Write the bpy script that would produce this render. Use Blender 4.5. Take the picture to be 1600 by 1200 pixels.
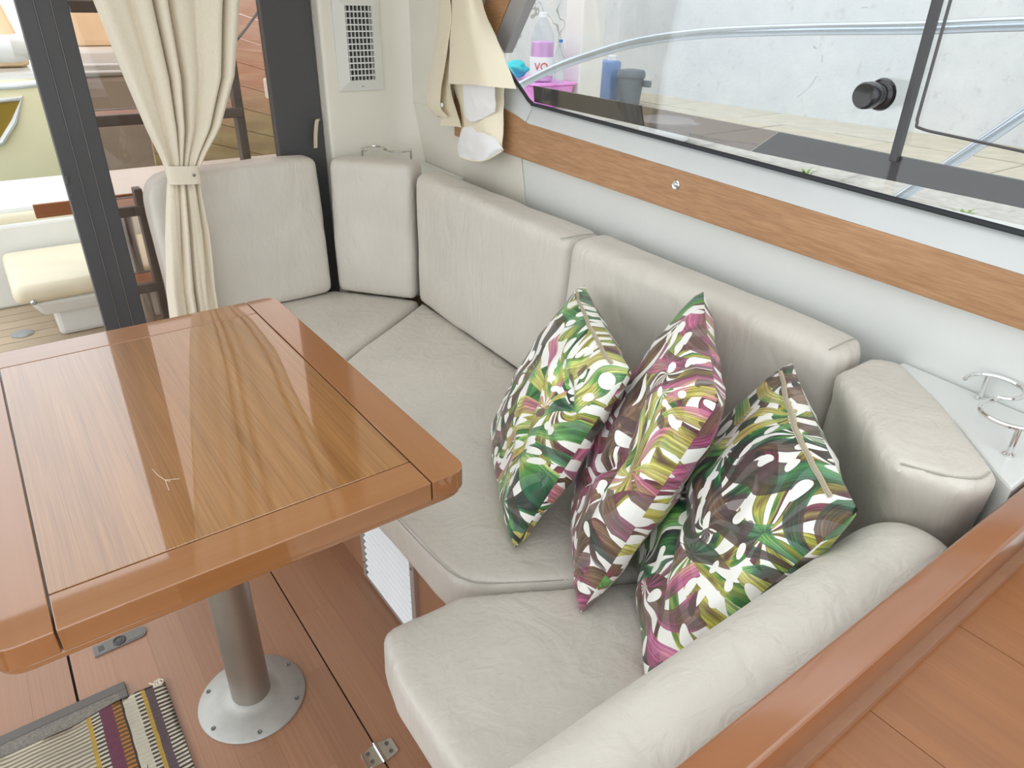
import bpy, bmesh, math, random
from mathutils import Vector, Matrix, noise
random.seed(7)
for o in list(bpy.data.objects): bpy.data.objects.remove(o, do_unlink=True)
scn = bpy.context.scene
COL = scn.collection
# ------------------------------------------------------------------ camera, world, exposure
F = 1107.0
CAM = Vector((0, 0, 1.3))
RX = Vector((0.80678, 0.26792, -0.52657)); RY = Vector((-0.59050, 0.39805, -0.70219)); RZ = Vector((0.02147, 0.87745, 0.47911))
def _dir(px, py): return Vector((px-800, -(py-600), -F))
_x = _dir(2500, 35).normalized(); _y = _dir(-130, -28).normalized()
_z = _x.cross(_y).normalized(); _x = _y.cross(_z).normalized()
ROT = Matrix((_x, _y, _z))                     # camera axes -> world axes
cd = bpy.data.cameras.new('camera'); cam = bpy.data.objects.new('camera', cd); COL.objects.link(cam)
cam.matrix_world = Matrix.Translation(CAM) @ ROT.to_4x4()
cd.sensor_width = 36; cd.lens = F/1600*36; cd.clip_start = .01
scn.camera = cam
scn.view_settings.view_transform = 'Standard'; scn.view_settings.look = 'None'
scn.view_settings.gamma = 1; scn.view_settings.use_curve_mapping = False
scn.view_settings.exposure = .95
w = bpy.data.worlds.new('sky'); scn.world = w; w.use_nodes = True
w.node_tree.nodes['Background'].inputs[0].default_value = (.93, .97, 1.0, 1)
w.node_tree.nodes['Background'].inputs[1].default_value = 1.0
# ------------------------------------------------------------------ pixel -> place helpers
def ray(px, py): return ROT @ _dir(px, py)
def onz(px, py, z): r = ray(px, py); return CAM + r*((z-CAM.z)/r.z)
def onx(px, py, x): r = ray(px, py); return CAM + r*(x/r.x)
def ony(px, py, y): r = ray(px, py); return CAM + r*(y/r.y)
def xh(y): return 1.0485 + .075*y              # inner face of the hull side
def onh(px, py, off=0): r = ray(px, py); return CAM + r*((1.0485+off)/(r.x-.075*r.y))
def hp(y, z, off=0): return Vector((xh(y)+off, y, z))
# ------------------------------------------------------------------ materials
def lin(c):
    return tuple((v/255/12.92 if v/255 <= .04045 else ((v/255+.055)/1.055)**2.4) for v in c) + (1,)
class N:
    def __init__(s, name):
        s.m = bpy.data.materials.new(name); s.m.use_nodes = True; s.t = s.m.node_tree
        s.t.nodes.clear(); s.out = s.add('ShaderNodeOutputMaterial')
    def add(s, t, **k):
        n = s.t.nodes.new(t)
        for a, v in k.items():
            if a.startswith('i_'):
                n.inputs[int(a[2:])].default_value = v
            else: setattr(n, a, v)
        return n
    def link(s, a, b): s.t.links.new(a, b)
    def math(s, op, a, b=None, c=None):
        n = s.add('ShaderNodeMath', operation=op)
        for i, v in enumerate((a, b, c)):
            if v is None: continue
            if isinstance(v, (int, float)): n.inputs[i].default_value = v
            else: s.link(v, n.inputs[i])
        return n.outputs[0]
    def mix(s, f, a, b, mode='MIX'):
        n = s.add('ShaderNodeMix', data_type='RGBA', blend_type=mode)
        for i, v in ((0, f), (6, a), (7, b)):
            if isinstance(v, (int, float)): n.inputs[i].default_value = v
            elif isinstance(v, tuple): n.inputs[i].default_value = v
            else: s.link(v, n.inputs[i])
        return n.outputs[2]
    def ramp(s, f, stops, interp='LINEAR'):
        n = s.add('ShaderNodeValToRGB'); r = n.color_ramp; r.interpolation = interp
        while len(r.elements) < len(stops): r.elements.new(.5)
        for e, (p, c) in zip(r.elements, stops): e.position = p; e.color = c if len(c) == 4 else lin(c)
        s.link(f, n.inputs[0]); return n.outputs[0]
    def coord(s, scale=(1, 1, 1), kind='Object', rot=(0, 0, 0)):
        tc = s.add('ShaderNodeTexCoord'); mp = s.add('ShaderNodeMapping')
        mp.inputs['Scale'].default_value = scale; mp.inputs['Rotation'].default_value = rot
        s.link(tc.outputs[kind], mp.inputs[0]); return mp.outputs[0]
    def noise(s, vec, scale, detail=4, rough=.5, dist=0):
        n = s.add('ShaderNodeTexNoise'); n.inputs['Scale'].default_value = scale
        n.inputs['Detail'].default_value = detail; n.inputs['Roughness'].default_value = rough
        n.inputs['Distortion'].default_value = dist
        s.link(vec, n.inputs['Vector']); return n.outputs['Fac']
    def bsdf(s, color, rough=.5, metal=0, coat=0, coatr=.1, bump=None, bstr=.2, bdist=.002, trans=0, ior=1.5, sheen=0, coatior=1.5):
        b = s.add('ShaderNodeBsdfPrincipled')
        for k, v in (('Base Color', color), ('Roughness', rough)):
            if isinstance(v, (int, float, tuple)): b.inputs[k].default_value = v
            else: s.link(v, b.inputs[k])
        b.inputs['Metallic'].default_value = metal; b.inputs['Coat Weight'].default_value = coat
        b.inputs['Coat Roughness'].default_value = coatr; b.inputs['Coat IOR'].default_value = coatior; b.inputs['IOR'].default_value = ior
        b.inputs['Transmission Weight'].default_value = trans; b.inputs['Sheen Weight'].default_value = sheen
        if bump is not None:
            bn = s.add('ShaderNodeBump'); bn.inputs['Strength'].default_value = bstr; bn.inputs['Distance'].default_value = bdist
            s.link(bump, bn.inputs['Height']); s.link(bn.outputs[0], b.inputs['Normal'])
        s.link(b.outputs[0], s.out.inputs[0]); return b
def plain(name, c, rough=.5, metal=0, coat=0, var=.06, scale=8, bstr=0, bscale=60):
    n = N(name); v = n.coord(); f = n.noise(v, scale)
    c = lin(c); d = tuple(x*(1-var) for x in c[:3])+(1,); e = tuple(min(1, x*(1+var)) for x in c[:3])+(1,)
    col = n.ramp(f, [(.3, d), (.7, e)])
    n.bsdf(col, rough, metal, coat, bump=n.noise(v, bscale) if bstr else None, bstr=bstr)
    return n.m
def wood(name, dark, light, axis='Y', scale=1, rough=.35, coat=.5, coatr=.06, fine=1, rand=.0, contrast=1, coatior=1.5):
    n = N(name)
    st = {'X': (1.2, 30, 30), 'Y': (30, 1.2, 30), 'Z': (30, 30, 1.2)}[axis]
    st2 = {'X': (3, 260, 260), 'Y': (260, 3, 260), 'Z': (260, 260, 3)}[axis]
    v = n.coord(st); v2 = n.coord(st2)
    oi = n.add('ShaderNodeObjectInfo')
    if rand:
        add = n.add('ShaderNodeVectorMath', operation='ADD'); n.link(v, add.inputs[0])
        sc = n.add('ShaderNodeVectorMath', operation='SCALE'); cb = n.add('ShaderNodeCombineXYZ')
        for i in range(3): n.link(oi.outputs['Random'], cb.inputs[i])
        n.link(cb.outputs[0], sc.inputs[0]); sc.inputs['Scale'].default_value = 40; n.link(sc.outputs[0], add.inputs[1]); v = add.outputs[0]
    a = n.noise(v, scale, 5, .6, .6); b = n.noise(v2, scale, 2, .5)
    f = n.math('ADD', n.math('MULTIPLY', a, .6), n.math('MULTIPLY', b, .4*fine))
    f = n.math('ADD', n.math('MULTIPLY', n.math('SUBTRACT', f, .3+.2*fine), contrast), .5)
    col = n.ramp(f, [(.2, dark), (.8, light)])
    if rand:
        k = n.math('ADD', n.math('MULTIPLY', oi.outputs['Random'], rand), 1-rand/2)
        hsv = n.add('ShaderNodeHueSaturation'); n.link(k, hsv.inputs['Value']); n.link(col, hsv.inputs['Color']); col = hsv.outputs[0]
    n.bsdf(col, rough, 0, coat, coatr, bump=b, bstr=.04, bdist=.001, coatior=coatior)
    return n.m
def glass(name, tint, refl=.9, ior=1.45):
    n = N(name)
    tr = n.add('ShaderNodeBsdfTransparent'); tr.inputs[0].default_value = tint+(1,)
    gl = n.add('ShaderNodeBsdfGlossy'); gl.inputs['Roughness'].default_value = .02; gl.inputs[0].default_value = (refl, refl, refl, 1)
    # the fresnel node inverts the index on back faces: feed it the inverse there so both faces of the slab reflect alike
    fr = n.add('ShaderNodeFresnel'); geo = n.add('ShaderNodeNewGeometry')
    n.link(n.math('ADD', ior, n.math('MULTIPLY', geo.outputs['Backfacing'], 1/ior-ior)), fr.inputs[0])
    mx = n.add('ShaderNodeMixShader'); n.link(fr.outputs[0], mx.inputs[0]); n.link(tr.outputs[0], mx.inputs[1]); n.link(gl.outputs[0], mx.inputs[2])
    n.link(mx.outputs[0], n.out.inputs[0]); return n.m
def leather(name, c, s=1.0):
    n = N(name); v = n.coord(); v2 = n.coord((1, 1, .35))
    f = n.noise(v, 5, 4); c = lin(c)
    col = n.ramp(f, [(.3, tuple(x*.94 for x in c[:3])+(1,)), (.7, tuple(min(1, x*1.05) for x in c[:3])+(1,))])
    h1 = n.noise(v2, 9, 3, .5, 1.2); h2 = n.noise(v, 420, 2)
    h3 = n.noise(n.coord((1.0, 1.6, .5), rot=(.4, .2, .5)), 22, 3, .5, 1.6)
    h = n.math('ADD', n.math('ADD', n.math('MULTIPLY', h1, 1.0*s), n.math('MULTIPLY', h3, .28)), n.math('MULTIPLY', h2, .02))
    n.bsdf(col, .42, bump=h, bstr=.55, bdist=.014, sheen=.1)
    return n.m
def fabric(name, c, rough=.85):
    n = N(name); v = n.coord((1, 1, 1)); a = n.coord((300, 300, 900)); b = n.coord((900, 900, 60))
    f = n.math('ADD', n.math('MULTIPLY', n.noise(a, 1, 2), .5), n.math('MULTIPLY', n.noise(b, 1, 2), .5))
    c = lin(c)
    col = n.ramp(f, [(.3, tuple(x*.9 for x in c[:3])+(1,)), (.7, tuple(min(1, x*1.06) for x in c[:3])+(1,))])
    n.bsdf(col, rough, bump=f, bstr=.15, bdist=.001, sheen=.2)
    return n.m
M = {}
M['leather'] = leather('grey beige leatherette', (206, 200, 190))
M['seam'] = plain('seam thread', (168, 164, 154), .7)
M['cream'] = plain('cream gelcoat', (228, 224, 212), .35, var=.02)
M['white'] = plain('white gelcoat', (222, 224, 221), .25, coat=.4, var=.015)
M['sill'] = plain('sill moulding', (203, 206, 205), .35, var=.02)
M['black'] = plain('black anodised frame', (74, 74, 76), .5, var=.05)
M['rubber'] = plain('black rubber seal', (38, 42, 46), .6)
M['band'] = plain('dark window band', (56, 53, 53), .35, var=0)
M['dark'] = plain('black plastic', (34, 30, 34), .25, coat=.4)
M['grey_strip'] = plain('grey window trim', (150, 148, 148), .45)
M['table_panel'] = wood('table veneer', (122, 78, 36), (178, 125, 70), 'Y', 1.6, .3, 1, .03, fine=1.7, contrast=.9, coatior=1.85)
M['table_x'] = wood('table border lengthwise', (142, 92, 50), (170, 115, 68), 'X', .6, .3, 1, .04, fine=.5, coatior=1.75)
M['table_y'] = wood('table border crosswise', (142, 90, 48), (168, 111, 64), 'Y', .6, .3, 1, .04, fine=.5, coatior=1.75)
M['floor'] = wood('floor plank', (154, 110, 84), (186, 142, 112), 'Y', .8, .4, .2, .2, fine=.6, rand=.2)
M['base'] = wood('settee base veneer', (136, 96, 70), (164, 120, 90), 'Z', .8, .4, .2, .2, fine=.6)
M['trim'] = wood('trim oak', (152, 110, 74), (192, 148, 108), 'Y', 1.1, .45, .15, .2, fine=1.5, contrast=1.3)
M['rail'] = wood('rail mahogany', (134, 80, 43), (162, 103, 60), 'X', .6, .3, .8, .14, fine=.5, coatior=1.7)
M['counter'] = wood('counter board', (126, 75, 34), (162, 105, 56), 'Y', .7, .35, .35, .16, fine=.7, rand=.12)
M['chrome'] = plain('chrome', (225, 225, 225), .12, 1, var=.02)
M['steel'] = plain('polished steel tube', (196, 204, 214), .22, 1, var=.03)
M['alu'] = plain('satin aluminium', (205, 204, 200), .42, .85, var=.03)
M['pole'] = plain('brushed pedestal', (168, 160, 150), .4, .8, var=.05)
M['base_plate'] = plain('cast aluminium plate', (186, 185, 180), .55, .5, var=.06, scale=40)
M['screw'] = plain('dull screw', (130, 130, 130), .4, .8)
M['vent_white'] = plain('white painted louvre', (236, 238, 240), .4, var=.02)
M['vent_frame'] = plain('pale grey vent frame', (222, 222, 216), .45, var=.02)
M['void'] = plain('dark duct', (60, 62, 60), .8)
M['plastic'] = plain('grey latch plastic', (122, 119, 114), .45)
M['plastic_dark'] = plain('dark grey latch plastic', (84, 82, 82), .5)
M['linen'] = fabric('linen curtain', (226, 216, 196))
M['vinyl'] = plain('cream curtain cloth', (236, 226, 202), .4, var=.03)
M['lining'] = plain('white lining', (236, 236, 236), .6, var=.03)
M['door_glass'] = glass('bronze tinted glass', (.86, .79, .75))
M['clear_glass'] = glass('clear glass', (.97, .98, .985))
M['smoke'] = glass('smoked band', (.56, .52, .50), .7)
M['mat'] = plain('grey woven mat', (132, 126, 118), .9, var=.25, scale=260, bstr=.4, bscale=260)
M['mat_edge'] = plain('grey mat binding', (112, 108, 104), .8)
M['fringe'] = plain('cotton fringe', (228, 220, 200), .9)
M['quay'] = plain('pale paving', (190, 180, 158), .8, var=.1, scale=6, bstr=.3, bscale=40)
M['kerb'] = plain('bleached rough stone', (184, 179, 170), .9, var=.16, scale=30, bstr=.8, bscale=45)
M['gel_bright'] = plain('bright gelcoat', (226, 226, 222), .3, var=.02)
M['cushion_out'] = plain('cockpit vinyl', (228, 218, 192), .45, var=.04)
M['teak'] = wood('teak edge', (130, 76, 44), (176, 112, 66), 'X', 1, .5, .1, .2)
M['deck'] = wood('cockpit teak', (170, 150, 126), (206, 188, 164), 'X', 1, .7, 0, .2, rand=.1)
M['yellow'] = plain('pale yellow hull', (253, 243, 204), .3, coat=.5, var=.05, scale=2)
M['olive_glass'] = plain('olive tinted hull window', (150, 124, 50), .15, coat=.5)
M['tan'] = plain('tan canvas cover', (232, 204, 166), .7, var=.08, scale=3)
M['grey_dark'] = plain('dark painted metal', (92, 88, 84), .45)
M['taupe'] = plain('taupe topsides', (176, 164, 150), .5, var=.1, scale=3)
M['cyan'] = plain('cyan cloth', (70, 206, 214), .8)
M['pink'] = plain('pink plastic', (236, 150, 226), .4)
M['pinkliq'] = plain('pink liquid', (232, 176, 226), .2)
M['pet'] = glass('clear bottle plastic', (.9, .92, .95))
M['bluecap'] = plain('blue cap', (50, 110, 200), .4)
M['whitep'] = plain('white plastic', (238, 240, 242), .4, var=.02)
M['red'] = plain('red print', (214, 60, 70), .5)
M['bluecan'] = plain('blue can', (124, 156, 206), .35)
M['bin'] = plain('blue grey bin', (104, 116, 128), .45)
M['weed'] = plain('weed leaf', (130, 160, 80), .7)
M['strap'] = fabric('beige strap', (206, 194, 170))
M['scratch'] = plain('pale scratch', (236, 226, 208), .6)
M['zip'] = plain('zip tape', (196, 180, 150), .7)
def plaster():
    n = N('weathered white plaster'); v = n.coord()
    f = n.noise(v, 1.6, 8, .65); g = n.noise(v, 15, 6, .72)
    vo = n.add('ShaderNodeTexVoronoi', feature='DISTANCE_TO_EDGE'); vo.inputs['Scale'].default_value = .55
    ds = n.add('ShaderNodeVectorMath', operation='ADD'); nz = n.add('ShaderNodeTexNoise'); nz.inputs['Scale'].default_value = 3
    n.link(v, nz.inputs[0]); n.link(v, ds.inputs[0]); n.link(nz.outputs['Color'], ds.inputs[1]); n.link(ds.outputs[0], vo.inputs[0])
    crack = n.math('MULTIPLY', n.math('LESS_THAN', vo.outputs['Distance'], .004), n.math('GREATER_THAN', f, .5))
    c = n.ramp(f, [(.3, (192, 196, 199)), (.6, (212, 214, 214))])
    stain = n.ramp(g, [(.57, (0, 0, 0)), (.76, (255, 255, 255))])
    c = n.mix(n.math('MULTIPLY', stain, .55), c, lin((158, 154, 146)))
    c = n.mix(n.math('MULTIPLY', crack, .8), c, lin((150, 146, 138)))
    n.bsdf(c, .85, bump=g, bstr=.3, bdist=.01); return n.m
M['plaster'] = plaster()
def hullwood():
    n = N('weathered hull planking'); v = n.coord((3, 3, 20)); sep = n.add('ShaderNodeSeparateXYZ')
    tc = n.add('ShaderNodeTexCoord'); n.link(tc.outputs['Object'], sep.inputs[0])
    f = n.noise(v, 1, 5, .6); oi = n.add('ShaderNodeObjectInfo')
    c = n.ramp(f, [(.3, (206, 150, 122)), (.5, (232, 184, 154)), (.75, (244, 212, 188))])
    g = n.ramp(n.noise(n.coord((2, 2, 5)), 1.5, 5), [(.3, (176, 152, 122)), (.5, (202, 186, 138)), (.7, (228, 214, 168))])
    # algae grows up from the waterline: world height
    geo = n.add('ShaderNodeNewGeometry'); s2 = n.add('ShaderNodeSeparateXYZ'); n.link(geo.outputs['Position'], s2.inputs[0])
    k = n.ramp(n.math('ADD', s2.outputs[2], n.math('MULTIPLY', n.noise(n.coord(), 3, 5), .5)), [(.72, (255, 255, 255)), (1.0, (0, 0, 0))])
    n.bsdf(n.mix(k, c, g), .7, bump=f, bstr=.4, bdist=.01); return n.m
M['hull_wood'] = hullwood()
def rugmat():
    n = N('striped rag rug'); tc = n.add('ShaderNodeTexCoord'); s = n.add('ShaderNodeSeparateXYZ'); n.link(tc.outputs['UV'], s.inputs[0])
    W = .62
    stops = [(0, 'r'), (.020, 'g'), (.036, 'y'), (.043, 'r'), (.058, 'w'), (.080, 'd'), (.084, 'o'), (.101, 'b'), (.124, 'r'), (.137, 'y'), (.147, 'f'), (.30, 'w'), (.32, 'b'), (.34, 'f'), (.45, 'y'), (.46, 'r')]
    base = {'r': (250, 244, 228), 'g': (140, 120, 124), 'y': (236, 204, 108), 'w': (250, 244, 226), 'd': (96, 84, 74), 'o': (226, 164, 96), 'b': (156, 96, 118), 'f': (248, 238, 216)}
    rib = {'r': 1, 'g': .12, 'y': .1, 'w': .05, 'd': .2, 'o': .8, 'b': .08, 'f': .6}
    nb = n.noise(n.coord((1, 1, 1)), 30, 2)
    x = n.math('ADD', s.outputs[0], n.math('MULTIPLY', n.math('SUBTRACT', nb, .5), .004))
    c = n.ramp(x, [(a, base[k]) for a, k in stops], 'CONSTANT')
    r = n.ramp(x, [(a, (rib[k], rib[k], rib[k], 1)) for a, k in stops], 'CONSTANT')
    y = n.math('ADD', s.outputs[1], n.math('MULTIPLY', nb, .004))
    wv = n.math('GREATER_THAN', n.math('SINE', n.math('MULTIPLY', y, 6.283/.0098)), .0)
    c = n.mix(n.math('MULTIPLY', r, wv), c, lin((112, 98, 88)))
    n.bsdf(c, .9, bump=n.math('SINE', n.math('MULTIPLY', y, 6.283/.0049)), bstr=.5, bdist=.002); return n.m
M['rug'] = rugmat()
def printmat(name, seed, hoff=0):
    """tropical leaf print: fans of fingered leaves with holes and fine veins, in plum, pink, green and lime on white"""
    n = N(name); tc = n.add('ShaderNodeTexCoord'); mp = n.add('ShaderNodeMapping'); n.link(tc.outputs['UV'], mp.inputs[0])
    mp.inputs['Location'].default_value = (seed*3.7, seed*1.9, 0); mp.inputs['Rotation'].default_value = (0, 0, seed*.9)
    nz = n.add('ShaderNodeTexNoise'); nz.inputs['Scale'].default_value = 2.2; nz.inputs['Detail'].default_value = 1; n.link(mp.outputs[0], nz.inputs[0])
    sub = n.add('ShaderNodeVectorMath', operation='SUBTRACT'); n.link(nz.outputs['Color'], sub.inputs[0]); sub.inputs[1].default_value = (.5, .5, .5)
    sc = n.add('ShaderNodeVectorMath', operation='SCALE'); n.link(sub.outputs[0], sc.inputs[0]); sc.inputs['Scale'].default_value = .35
    ad = n.add('ShaderNodeVectorMath', operation='ADD'); n.link(mp.outputs[0], ad.inputs[0]); n.link(sc.outputs[0], ad.inputs[1])
    p = ad.outputs[0]
    def layer(scale, off, fingers, thr, palette):
        q = n.add('ShaderNodeVectorMath', operation='MULTIPLY_ADD'); n.link(p, q.inputs[0]); q.inputs[1].default_value = (scale, scale, 0); q.inputs[2].default_value = (off, off*1.3, 0)
        vo = n.add('ShaderNodeTexVoronoi', voronoi_dimensions='2D'); vo.inputs['Scale'].default_value = 1; vo.inputs['Randomness'].default_value = .9
        n.link(q.outputs[0], vo.inputs['Vector'])
        d = n.add('ShaderNodeVectorMath', operation='SUBTRACT'); n.link(q.outputs[0], d.inputs[0]); n.link(vo.outputs['Position'], d.inputs[1])
        s = n.add('ShaderNodeSeparateXYZ'); n.link(d.outputs[0], s.inputs[0])
        sep = n.add('ShaderNodeSeparateColor'); n.link(vo.outputs['Color'], sep.inputs[0])
        # leaf base sits off the cell centre: shift by a random direction so that fingers fan out
        ang0 = n.math('MULTIPLY', sep.outputs[1], 6.283)
        sx = n.math('ADD', s.outputs[0], n.math('MULTIPLY', n.math('COSINE', ang0), .38)); sy = n.math('ADD', s.outputs[1], n.math('MULTIPLY', n.math('SINE', ang0), .38))
        a = n.math('ARCTAN2', sy, sx)
        rr = n.math('SQRT', n.math('ADD', n.math('MULTIPLY', sx, sx), n.math('MULTIPLY', sy, sy)))
        a2 = n.math('ADD', a, n.math('MULTIPLY', rr, n.math('SUBTRACT', n.math('MULTIPLY', sep.outputs[2], 2.4), 1.2)))
        fing = n.math('SINE', n.math('MULTIPLY', a2, fingers))
        fing = n.math('SUBTRACT', fing, n.math('MULTIPLY', n.math('SUBTRACT', .3, rr), 2.2) if False else n.math('MULTIPLY', rr, .35))
        mask = n.math('GREATER_THAN', fing, thr)
        # streaks along the fingers
        cb = n.add('ShaderNodeCombineXYZ'); n.link(n.math('MULTIPLY', a2, 40), cb.inputs[0]); n.link(n.math('MULTIPLY', rr, 2.0), cb.inputs[1]); n.link(n.math('MULTIPLY', sep.outputs[0], 50), cb.inputs[2])
        st = n.noise(cb.outputs[0], 1, 3, .6)
        cb2 = n.add('ShaderNodeCombineXYZ'); n.link(n.math('MULTIPLY', a2, 2.2), cb2.inputs[0]); n.link(n.math('MULTIPLY', rr, 2.6), cb2.inputs[1]); n.link(n.math('MULTIPLY', sep.outputs[0], 30), cb2.inputs[2])
        hue = n.math('ADD', n.math('MULTIPLY', sep.outputs[0], .7), n.math('MULTIPLY', n.math('SUBTRACT', n.noise(cb2.outputs[0], 1, 2), .5), .95))
        col = n.ramp(n.math('FRACT', n.math('ADD', hue, 1+hoff)), palette)
        col = n.mix(n.ramp(st, [(.42, (0, 0, 0)), (.62, (255, 255, 255))]), n.mix(.62, col, lin((58, 44, 42)), 'MULTIPLY'), col)
        edge = n.math('LESS_THAN', vo.outputs['Distance'], .72)
        return n.math('MULTIPLY', mask, edge), col
    pal1 = [(0, (74, 54, 50)), (.10, (142, 112, 84)), (.20, (124, 80, 86)), (.32, (216, 104, 160)), (.42, (236, 164, 160)), (.5, (214, 200, 90)), (.6, (232, 230, 130)), (.7, (120, 196, 96)), (.82, (44, 128, 82)), (.92, (52, 66, 56)), (1, (92, 68, 60))]
    pal2 = [(0, (96, 70, 60)), (.2, (150, 122, 88)), (.36, (170, 84, 110)), (.5, (112, 66, 70)), (.64, (206, 204, 88)), (.78, (78, 150, 78)), (.9, (36, 60, 52)), (1, (90, 70, 64))]
    m1, c1 = layer(1.9, .3, 12, -.55, pal1)
    m2, c2 = layer(2.6, 5.2, 11, -.45, pal2)
    white = lin((243, 242, 236))
    c = n.mix(m2, white, c2); c = n.mix(n.math('MULTIPLY', m1, .92), c, c1)
    # oval holes
    q = n.add('ShaderNodeVectorMath', operation='MULTIPLY'); n.link(p, q.inputs[0]); q.inputs[1].default_value = (8, 13, 0)
    vo = n.add('ShaderNodeTexVoronoi', voronoi_dimensions='2D'); vo.inputs['Scale'].default_value = 1; n.link(q.outputs[0], vo.inputs['Vector'])
    sp = n.add('ShaderNodeSeparateColor'); n.link(vo.outputs['Color'], sp.inputs[0])
    hole = n.math('MULTIPLY', n.math('LESS_THAN', vo.outputs['Distance'], .27), n.math('GREATER_THAN', sp.outputs[0], .55))
    c = n.mix(hole, c, white)
    blot = n.math('MULTIPLY', n.math('LESS_THAN', vo.outputs['Distance'], .32), n.math('LESS_THAN', sp.outputs[0], .14))
    c = n.mix(n.math('MULTIPLY', blot, .8), c, lin((84, 62, 66)))
    wr = n.noise(n.coord((1, 1, 1)), 14, 3, .5, .8)
    n.bsdf(c, .42, bump=wr, bstr=.4, bdist=.012, sheen=.15); return n.m
for i in range(3): M['print%d' % i] = printmat('tropical leaf print %d' % i, 1+i*2.3, (.42, .02, .55)[i])
# ------------------------------------------------------------------ mesh helpers
class MB:
    def __init__(s): s.v = []; s.f = []
    def box(s, a, b, rot=None, c=None):
        a, b = Vector(a), Vector(b); i = len(s.v)
        for x in (a.x, b.x):
            for y in (a.y, b.y):
                for z in (a.z, b.z): s.v.append(Vector((x, y, z)))
        s.f += [tuple(i+k for k in q) for q in ((0, 1, 3, 2), (4, 6, 7, 5), (0, 4, 5, 1), (2, 3, 7, 6), (0, 2, 6, 4), (1, 5, 7, 3))]
        return s
    def hexa(s, bot, top):
        i = len(s.v); n = len(bot)
        s.v += [Vector(p) for p in bot]+[Vector(p) for p in top]
        s.f.append(tuple(i+k for k in reversed(range(n)))); s.f.append(tuple(i+n+k for k in range(n)))
        for k in range(n): s.f.append((i+k, i+(k+1) % n, i+n+(k+1) % n, i+n+k))
        return s
    def prism(s, poly, z0, z1): return s.hexa([(p[0], p[1], z0) for p in poly], [(p[0], p[1], z1) for p in poly])
    def tube(s, pts, r, seg=8, closed=False, caps=True):
        pts = [Vector(p) for p in pts]; n = len(pts); rs = r if isinstance(r, (list, tuple)) else [r]*n
        i0 = len(s.v); up = None
        for k, p in enumerate(pts):
            t = (pts[(k+1) % n]-pts[k-1]) if closed else (pts[min(k+1, n-1)]-pts[max(k-1, 0)])
            t = t.normalized()
            if up is None: up = t.orthogonal().normalized()
            up = (up-t*up.dot(t)); up = up.normalized() if up.length > 1e-6 else t.orthogonal().normalized()
            sd = t.cross(up)
            for j in range(seg):
                a = 2*math.pi*j/seg; s.v.append(p+(up*math.cos(a)+sd*math.sin(a))*rs[k])
        m = n if closed else n-1
        for k in range(m):
            for j in range(seg):
                a, b = i0+k*seg, i0+((k+1) % n)*seg
                s.f.append((a+j, a+(j+1) % seg, b+(j+1) % seg, b+j))
        if not closed and caps:
            s.f.append(tuple(i0+j for j in reversed(range(seg)))); s.f.append(tuple(i0+(n-1)*seg+j for j in range(seg)))
        return s
    def lathe(s, prof, c, axis=(0, 0, 1), seg=24):
        c = Vector(c); ax = Vector(axis).normalized(); u = ax.orthogonal().normalized(); w_ = ax.cross(u); i0 = len(s.v)
        for r, h in prof:
            for j in range(seg):
                a = 2*math.pi*j/seg; s.v.append(c+ax*h+(u*math.cos(a)+w_*math.sin(a))*max(r, 1e-5))
        for k in range(len(prof)-1):
            for j in range(seg):
                a, b = i0+k*seg, i0+(k+1)*seg; s.f.append((a+j, a+(j+1) % seg, b+(j+1) % seg, b+j))
        s.f.append(tuple(i0+j for j in reversed(range(seg)))); s.f.append(tuple(i0+(len(prof)-1)*seg+j for j in range(seg)))
        return s
    def sheet(s, rows):
        i = len(s.v); nr, nc = len(rows), len(rows[0])
        for r in rows: s.v += [Vector(p) for p in r]
        for a in range(nr-1):
            for b in range(nc-1): s.f.append((i+a*nc+b, i+a*nc+b+1, i+(a+1)*nc+b+1, i+(a+1)*nc+b))
        return s
    def bm(s):
        b = bmesh.new(); vs = [b.verts.new(v) for v in s.v]
        for f in s.f:
            try: b.faces.new([vs[k] for k in f])
            except ValueError: pass
        bmesh.ops.recalc_face_normals(b, faces=b.faces); return b
def tag(o, label=None, cat=None, group=None, kind=None):
    if label: o['label'] = label
    if cat: o['category'] = cat
    if group: o['group'] = group
    if kind: o['kind'] = kind
    return o
def wloc(o):
    v = Vector((0, 0, 0))
    while o: v += o.location; o = o.parent
    return v
def link_mesh(name, me, mat, parent=None, origin=None):
    if origin is None:
        if parent: origin = None
        vs = [v.co for v in me.vertices]
        lo = Vector([min(v[i] for v in vs) for i in range(3)]); hi = Vector([max(v[i] for v in vs) for i in range(3)])
        origin = Vector(((lo.x+hi.x)/2, (lo.y+hi.y)/2, lo.z))
    me.transform(Matrix.Translation(-origin))
    o = bpy.data.objects.new(name, me); COL.objects.link(o)
    o.parent = parent; o.location = origin-(wloc(parent) if parent else Vector((0, 0, 0)))
    if mat is not None: me.materials.append(M[mat] if isinstance(mat, str) else mat)
    return o
def build(name, mb, mat, parent=None, bevel=0, seg=2, smooth=False, angle=None):
    b = mb.bm() if isinstance(mb, MB) else mb
    if bevel:
        es = [e for e in b.edges if len(e.link_faces) == 2 and e.calc_face_angle(0) > .5]
        bmesh.ops.bevel(b, geom=es, offset=bevel, segments=seg, affect='EDGES', profile=.5, clamp_overlap=True)
    me = bpy.data.meshes.new(name); b.to_mesh(me); b.free()
    if smooth or bevel:
        for p in me.polygons: p.use_smooth = True
        if angle is None: angle = 35 if (smooth or not bevel) else 17
        me.set_sharp_from_angle(angle=math.radians(angle)) if not (smooth == 'all') else None
    return link_mesh(name, me, mat, parent)
def empty(name, loc, label=None, cat=None, group=None, kind=None):
    o = bpy.data.objects.new(name, None); COL.objects.link(o); o.location = loc; o.empty_display_size = .05
    return tag(o, label, cat, group, kind)
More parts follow.
